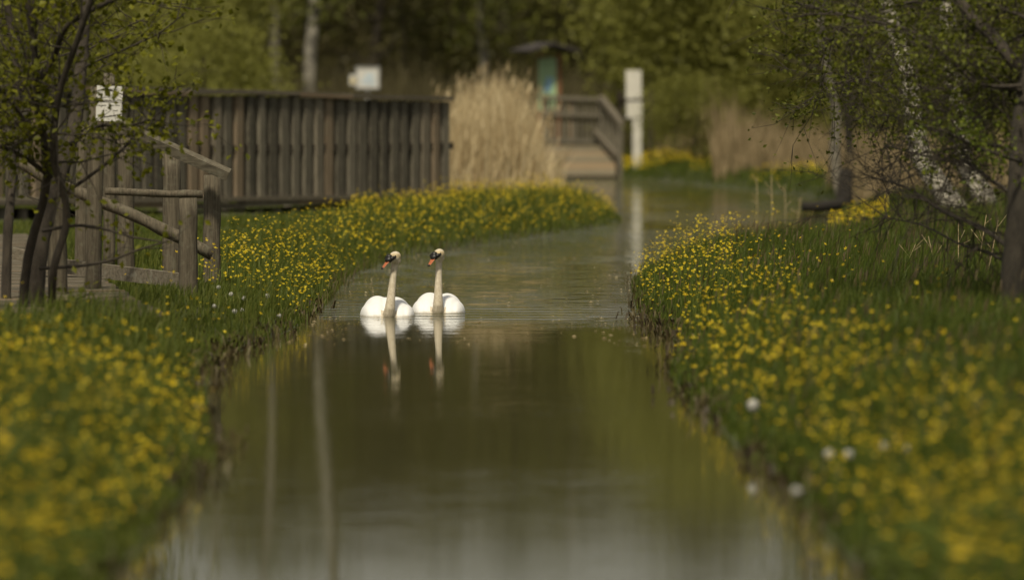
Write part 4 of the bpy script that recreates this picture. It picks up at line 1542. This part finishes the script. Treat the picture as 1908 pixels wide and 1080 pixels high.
# stumps and logs
def log(pp, rpx, label, name, cat, mat='bark_black', cut=None):
    P = smooth_pts([at(*q) for q in pp], 4)
    rj = random.Random(int(pp[0][0]))
    if name == 'tree_stump':
        gz = float(max(ground_z(P[0].x, P[0].y), 0)); P[0].z = min(P[0].z, gz - 0.1)
    root = empty(name, tuple(P[0]), label, cat)
    m = MB(); n = len(P)
    m.tube(P, [(rpx[0] + (rpx[1] - rpx[0]) * i / (n - 1)) * P[0].y / F for i in range(n)], 10, jit=.12, rng=rj)
    m.build('trunk', M[mat], root)
    if cut:
        d = (P[-1] - P[-2]).normalized()
        m = MB(); m.tube([P[-1] + d * .002, P[-1] + d * .03], [rpx[1] * .93 * P[0].y / F, rpx[1] * .8 * P[0].y / F], 10)
        m.build('cut_face', M['sign_white'], root)
    return root


log([(1494, 384, 108), (1530, 385, 108), (1570, 380, 108.3)], (9, 12), 'short dark log lying level above the water of the inlet', 'fallen_log', 'log')
log([(1573, 398, 108.6), (1574, 362, 108.6), (1578, 318, 108.7)], (18, 13), 'dark stump standing at the end of the short log', 'tree_stump', 'stump')
log([(1690, 420, 98), (1694, 390, 98), (1698, 362, 98)], (15, 11), 'dark stump standing alone in front of the leaning birch', 'tree_stump', 'stump')
log([(1785, 450, 90), (1770, 420, 90), (1750, 392, 90)], (17, 12), 'dark stump with a pale cut top below the bright birches', 'tree_stump', 'stump', cut=True)
log([(1800, 425, 91), (1768, 430, 90.4), (1738, 436, 89.8)], (12, 10), 'dark log with a pale cut end lying beside the stump with a pale cut top', 'fallen_log', 'log', cut=True)


# ------------------------------------------------------------------ the wood behind
def crown_mesh(name, rng, r, z0, z1, nclump, per, leaf, mat, weep=0.0):
    n = nclump * per
    rr = np.random.RandomState(rng.randint(0, 99999))
    cz = rr.uniform(0, 1, nclump)
    prof = np.sqrt(np.clip(1 - (2 * cz ** 0.8 - 1) ** 2, 0.05, 1))
    a = rr.uniform(0, 6.28, nclump); q = np.sqrt(rr.uniform(0.05, 1, nclump)) * r * prof
    C = np.stack([np.cos(a) * q, np.sin(a) * q, z0 + (z1 - z0) * cz], -1)
    cr = rr.uniform(0.35, 0.8, nclump) * r * 0.42
    P = np.repeat(C, per, 0) + rr.normal(0, 1, (n, 3)) * np.repeat(cr, per)[:, None] * np.array([1, 1, 0.75 + weep])
    P[:, 2] = np.maximum(P[:, 2], 0.15)
    d1 = rr.normal(0, 1, (n, 3)); d1 /= np.linalg.norm(d1, axis=1)[:, None]
    d2 = np.cross(d1, rr.normal(0, 1, (n, 3))); d2 /= np.linalg.norm(d2, axis=1)[:, None]
    s = rr.uniform(0.6, 1.3, n)[:, None] * leaf
    V = np.stack([P - d1 * s, P + d2 * s * 0.45, P + d1 * s, P - d2 * s * 0.45], 1).reshape(-1, 3)
    return np_mesh(name, V, np.arange(n * 4).reshape(-1, 4), None, [mat])


def trunk_mesh(rng, h, r, mat, nl=9):
    m = MB()
    P = wander(rng, Vector((0, 0, -0.3)), Vector((0, 0, 1)), h, 8, .05, Vector((0, 0, .05)))
    m.tube(P, [r * (1.15 - .85 * i / 8) for i in range(9)], 8)
    for k in range(nl):
        i = rng.randint(1, 7)
        a = rng.uniform(0, 6.28)
        q = wander(rng, P[i], Vector((math.cos(a), math.sin(a), rng.uniform(.2, 1))), h * rng.uniform(.15, .3), 4, .15, Vector((0, 0, .05)))
        m.tube(q, [r * .35, r * .28, r * .2, r * .12, r * .05], 5, caps=False)
    return m.mesh('trunk', mat)


rng = random.Random(123)
KINDS = {}
for key, mat, z0, z1, r, ncl, per, leaf, bark in (
        ('dark', 'crown_dark', 1.0, 15.0, 3.4, 54, 300, .11, 'bark_dark'), ('dark2', 'crown_dark', 2.0, 14.0, 3.0, 50, 300, .11, 'bark_dark'),
        ('brown', 'crown_brown', 0.8, 15.0, 3.2, 54, 300, .10, 'bark_dark'), ('green', 'crown_green', 0.8, 13.5, 3.2, 54, 300, .10, 'bark_grey'),
        ('willow', 'crown_willow', 0.6, 7.0, 2.4, 50, 240, .085, 'bark_grey')):
    KINDS[key] = (trunk_mesh(rng, z1 * .85, .17 if key != 'willow' else .1, M[bark]), crown_mesh('crown', rng, r, z0, z1, ncl, per, leaf, M[mat]))

LAB = {'dark': ('dark olive broadleaf tree in the shaded wood behind the canal', 'dark trees of the wood'),
       'dark2': ('dark olive broadleaf tree in the shaded wood behind the canal', 'dark trees of the wood'),
       'brown': ('brownish budding tree in the wood behind the kiosk and the white post', 'brown trees of the wood'),
       'green': ('mid green leafy tree at the front of the wood', 'green trees of the wood'),
       'willow': ('soft pale green willow on the far shore', 'pale willows on the far shore')}


def tree(kind, x, y, sc=1.0, scz=None, label=None):
    lab, grp = LAB[kind]
    gz = float(max(ground_z(x, y), 0))
    root = empty('broadleaf_tree' if kind != 'willow' else 'willow_tree', (x, y, gz), label or lab, 'tree' if kind != 'willow' else 'willow', None if label else grp, rng.uniform(0, 6.28))
    root.scale = (sc, sc, scz or sc)
    link_mesh('trunk', KINDS[kind][0], root)
    link_mesh('crown', KINDS[kind][1], root)


rows = [(212, 4.6), (228, 4.8), (246, 5.2), (266, 5.4)]
for d, step in rows:
    half = 954 * d / F + 5
    x = -half
    while x < half:
        px = 954 + x * F / d
        if px < 420: kind = rng.choice(['green', 'dark', 'green'])
        elif px < 720: kind = rng.choice(['dark', 'dark2', 'brown'])
        elif px < 1040: kind = rng.choice(['dark', 'green', 'dark2'])
        elif px < 1270: kind = rng.choice(['brown', 'brown', 'dark2'])
        else: kind = rng.choice(['green', 'dark', 'brown'])
        s = rng.uniform(.9, 1.08)
        yy = d + rng.uniform(-3, 3)
        tree(kind, x + rng.uniform(-1, 1), yy, s, (yy * .051 + 2.0) / 15.4 * rng.uniform(.94, 1.03))
        x += step * rng.uniform(.8, 1.15)
# willows and scrub in front of the wood
for px, d, sc, scz in ((1275, 168, 1.0, 1.1), (1335, 159, 1.0, 1.0), (1410, 162, 1.0, 1.0), (1480, 160, 1.0, 1.0), (1545, 158, 1.0, 1.05), (1300, 160, .95, .95), (1372, 166, 1.0, 1.05), (1440, 158, 1.0, 1.0), (1500, 168, 1.05, 1.1), (1590, 150, .9, .95), (1680, 150, 1.0, 1.0), (1780, 146, 1.0, 1.0), (1880, 150, 1.0, 1.0), (1640, 172, 1.1, 1.2), (1760, 176, 1.1, 1.2),
                       (60, 150, 1.0, 1.0), (160, 156, 1.0, 1.05), (240, 165, 1.0, .9), (320, 172, 1.1, 1.1), (-40, 145, 1, 1)):
    tree('willow', xat(px, d), d, sc, scz)
for px, d, sc, scz, lab in ((395, 132, .62, .42, 'broad pale green willow bush showing over the plank screen'), (315, 138, .5, .34, 'smaller pale willow bush at the side of the broad one over the plank screen'),
                            (1290, 148, .45, .28, 'low round green bush at the end of the yellow far bank')):
    tree('willow', xat(px, d), d, sc, scz, lab)


def far_wood():
    n = 75000
    rr = np.random.RandomState(4)
    y = rr.uniform(275, 300, n); x = rr.uniform(-32, 32, n)
    z = rr.uniform(0, 1, n) ** 0.9 * 16.2 + 0.5 * np.sin(x * 0.9) + rr.normal(0, .25, n)
    P = np.stack([x, y, z], -1)
    d1 = rr.normal(0, 1, (n, 3)); d1 /= np.linalg.norm(d1, axis=1)[:, None]
    d2 = np.cross(d1, rr.normal(0, 1, (n, 3))); d2 /= np.linalg.norm(d2, axis=1)[:, None]
    s = rr.uniform(.2, .42, n)[:, None]
    V = np.stack([P - d1 * s, P + d2 * s * .6, P + d1 * s, P - d2 * s * .6], 1).reshape(-1, 3)
    stuff('far_wood', [(V, np.arange(n * 4).reshape(-1, 4), None, 0)], [M['crown_dark']], 'dark far wood closing the view behind the single trees', 'wood')
    # brown thicket at the foot of the wood
    n = 26000
    y = rr.uniform(172, 208, n); x = rr.uniform(-18, 19, n); z = ground_z(x, y)
    V, q, t = blades(x, y, z, rr.uniform(.5, 3.0, n) * (0.5 + .5 * patchy(x * .5, y * .3)), rr.uniform(.015, .04, n), np.abs(rr.normal(.15, .2, n)), rr.uniform(0, 6.3, n), rr.uniform(-.6, .6, n))
    stuff('thicket', [(V, q, t, 0)], [M['twig']], 'brown leafless thicket at the foot of the wood', 'thicket')


far_wood()
